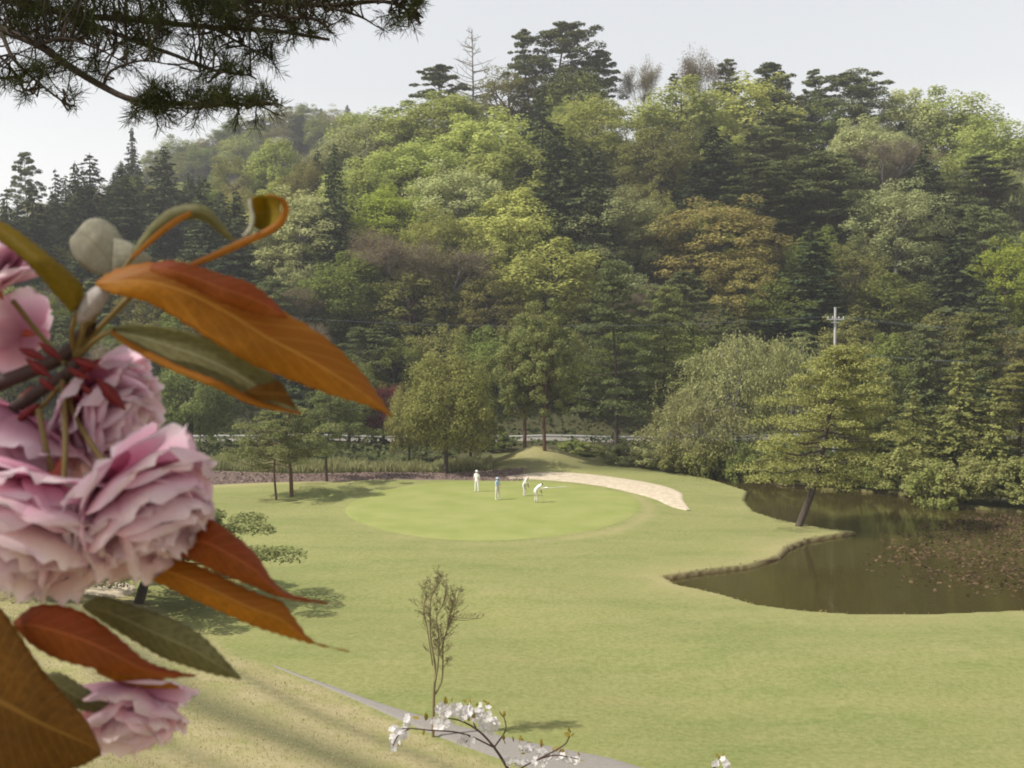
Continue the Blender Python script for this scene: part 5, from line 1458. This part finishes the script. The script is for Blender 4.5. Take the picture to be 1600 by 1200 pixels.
# ---- pine whose bough hangs into the top left corner
PT = (-4.6, 5.2)
pn = empty('pine_tree', (PT[0], PT[1], gz(*PT))); tag(pn, 'near pine whose dark needled boughs hang into the top left corner', 'tree')
PO = np.array(pn.location)
def pp(px, py, d): return wpx(px, py, d) - PO
boughs = [([(-60, 25, 4.7), (0, 45, 4.6), (60, 70, 4.5), (110, 105, 4.5), (160, 135, 4.45), (205, 155, 4.4), (265, 160, 4.4), (340, 163, 4.35), (432, 162, 4.3)], .020),
          ([(-60, -20, 4.9), (100, 20, 4.8), (200, 30, 4.7), (330, 42, 4.7), (430, 48, 4.6), (515, 62, 4.6)], .018), ([(-40, -60, 5.0), (200, -25, 4.9), (350, -5, 4.8), (500, 8, 4.7), (600, 2, 4.6), (648, 22, 4.6)], .018),
          ([(100, 20, 4.8), (200, 60, 4.6), (270, 85, 4.6), (330, 108, 4.5), (392, 118, 4.5)], .012), ([(0, 45, 4.6), (20, 90, 4.5), (55, 125, 4.5), (110, 168, 4.5)], .010), ([(250, -30, 4.8), (400, 20, 4.6), (490, 30, 4.5), (520, 52, 4.5)], .012),
          ([(160, 135, 4.45), (175, 110, 4.4), (220, 95, 4.4), (262, 100, 4.4)], .007), ([(60, 70, 4.5), (100, 60, 4.4), (150, 75, 4.4), (190, 95, 4.4)], .008), ([(-30, 60, 4.7), (20, 110, 4.6), (40, 150, 4.6)], .008),
          ([(330, 42, 4.7), (380, 70, 4.6), (420, 88, 4.6)], .007), ([(500, 8, 4.7), (560, 25, 4.6), (590, 42, 4.6)], .007)]
segs, bsamp = [], []
for l, r_ in boughs:
    c_ = smooth_line([pp(*p_) for p_ in l], 26); segs += poly_segs(c_, r_, r_ * .35); bsamp.append(c_)
# to the trunk
tr_pts = smooth_line([(0, 0, -.5), (.05, .1, 1.6), (-.1, 0, 3.2), (.15, .1, 5.0), (.2, 0, 6.6), (.1, .1, 8.0)], 24)
segs += poly_segs(tr_pts, .19, .05)
for bi, z in ((0, 2.2), (1, 2.5), (2, 2.9)):
    a0 = np.array([0, 0.03, z - .1]); segs += poly_segs(smooth_line([a0, (a0 + bsamp[bi][0]) / 2 + np.array([0, 0, .12]), bsamp[bi][0]], 8), .045, boughs[bi][1])
bs = np.vstack(bsamp)
tuft = []     # base, direction, length
def region(poly, n_, d0, d1):
    xs_, ys_ = [p_[0] for p_ in poly], [p_[1] for p_ in poly]; c_ = 0
    while c_ < n_:
        x, y = rng.uniform(min(xs_), max(xs_)), rng.uniform(min(ys_), max(ys_))
        if poly_sdf(np.array([x]), np.array([y]), np.array(poly, float))[0] > 0: continue
        tuft.append(pp(x, y, rng.uniform(d0, d1))); c_ += 1
region([(-30, -40), (540, -40), (525, 40), (505, 56), (420, 52), (340, 62), (240, 62), (160, 52), (60, 55), (-30, 40)], 430, 4.4, 5.0)
region([(-30, 30), (120, 40), (230, 70), (260, 100), (150, 125), (70, 110), (-30, 105)], 70, 4.35, 4.8)
region([(205, 150), (250, 146), (345, 152), (352, 172), (290, 176), (205, 172)], 62, 4.3, 4.5)
region([(345, 155), (440, 155), (442, 168), (350, 172)], 30, 4.25, 4.4)
region([(600, -15), (645, -10), (658, 30), (640, 44), (612, 20)], 34, 4.5, 4.7)
region([(260, 75), (330, 85), (398, 112), (380, 125), (310, 115)], 24, 4.4, 4.6)
region([(-20, 100), (60, 110), (120, 150), (115, 175), (60, 150), (-20, 130)], 26, 4.4, 4.6)
region([(520, -20), (600, -20), (600, 50), (560, 55), (530, 40)], 14, 4.5, 4.8)
region([(380, 60), (440, 60), (430, 95), (390, 95)], 14, 4.5, 4.7)
# unseen crown above
for i in range(420):
    a = rng.uniform(0, 6.28); z = rng.uniform(3.9, 8.3); R = (8.8 - z) * .62 * math.sqrt(rng.random())
    p_ = np.array([.15 + math.cos(a) * R, .1 + math.sin(a) * R, z]); tuft.append(p_)
    if i % 5 == 0: segs += poly_segs([(.12, .05, z - .3), tuple(p_)], .025, .006)
tuft = np.array(tuft)
w_ = tuft + PO
segs2, pts, al, Ls = [], [], [], []
for i, b0 in enumerate(tuft):
    dist = np.linalg.norm(bs - b0, axis=1); k = int(np.argmin(dist))
    if dist[k] < .75:
        segs2 += poly_segs([bs[k], (bs[k] + b0) / 2 + rng.normal(size=3) * .02, b0], .0045, .0028)
        dr = unit((b0 - bs[k])[None])[0] * .8 + np.array([0, 0, .25]) + rng.normal(size=3) * .35
    else: dr = rng.normal(size=3) * .5 + np.array([0, 0, .7])
    dr = unit(dr[None])[0]
    m_ = 44
    stem = b0 + dr * (rng.random(m_) * .07)[:, None]
    nd = unit(dr * .75 + rng.normal(size=(m_, 3)) * .62)
    L = rng.uniform(.045, .08, m_)
    pts.append(stem + nd * (L * .5)[:, None]); al.append(nd); Ls.append(L)
    segs2 += poly_segs([b0, b0 + dr * .075], .003, .002)
pts = np.vstack(pts); al = np.vstack(al); Ls = np.concatenate(Ls)
M['darkbark'] = plainmat('dark_pine_bark', (.045, .034, .028), .9, .1, .3, 30)
link('trunk', npmesh('near_pine_wood', *tubes(np.array(segs), 7), smooth=True), M['darkbark'], pn)
link('twig', npmesh('near_pine_twigs', *tubes(np.array(segs2), 4)), M['darkbark'], pn)
M['needle'] = leafmat('near_pine_needles', (.022, .030, .012), (.050, .058, .020), trans=.15, var=0)
o = link('needles', join_mesh('near_pine_needles', [cards(pts, rng.normal(size=pts.shape), Ls, .0028, along=al)]), M['needle'], pn); o['kind'] = 'stuff'

# ------------------------------------------------------------------ spring haze in the air
bm = bmesh.new(); box(bm, (0, 590, 58), (1900, 1980, 122))
me = bpy.data.meshes.new('haze'); bm.to_mesh(me); bm.free()
m, t, out = newmat('haze_air')
pv = N(t, 'ShaderNodeVolumePrincipled'); pv.inputs['Color'].default_value = (.97, .98, 1.0, 1); pv.inputs['Density'].default_value = .00032; pv.inputs['Anisotropy'].default_value = .2
t.links.new(pv.outputs[0], out.inputs['Volume'])
hz = link('haze', me, m); tag(hz, kind='stuff')
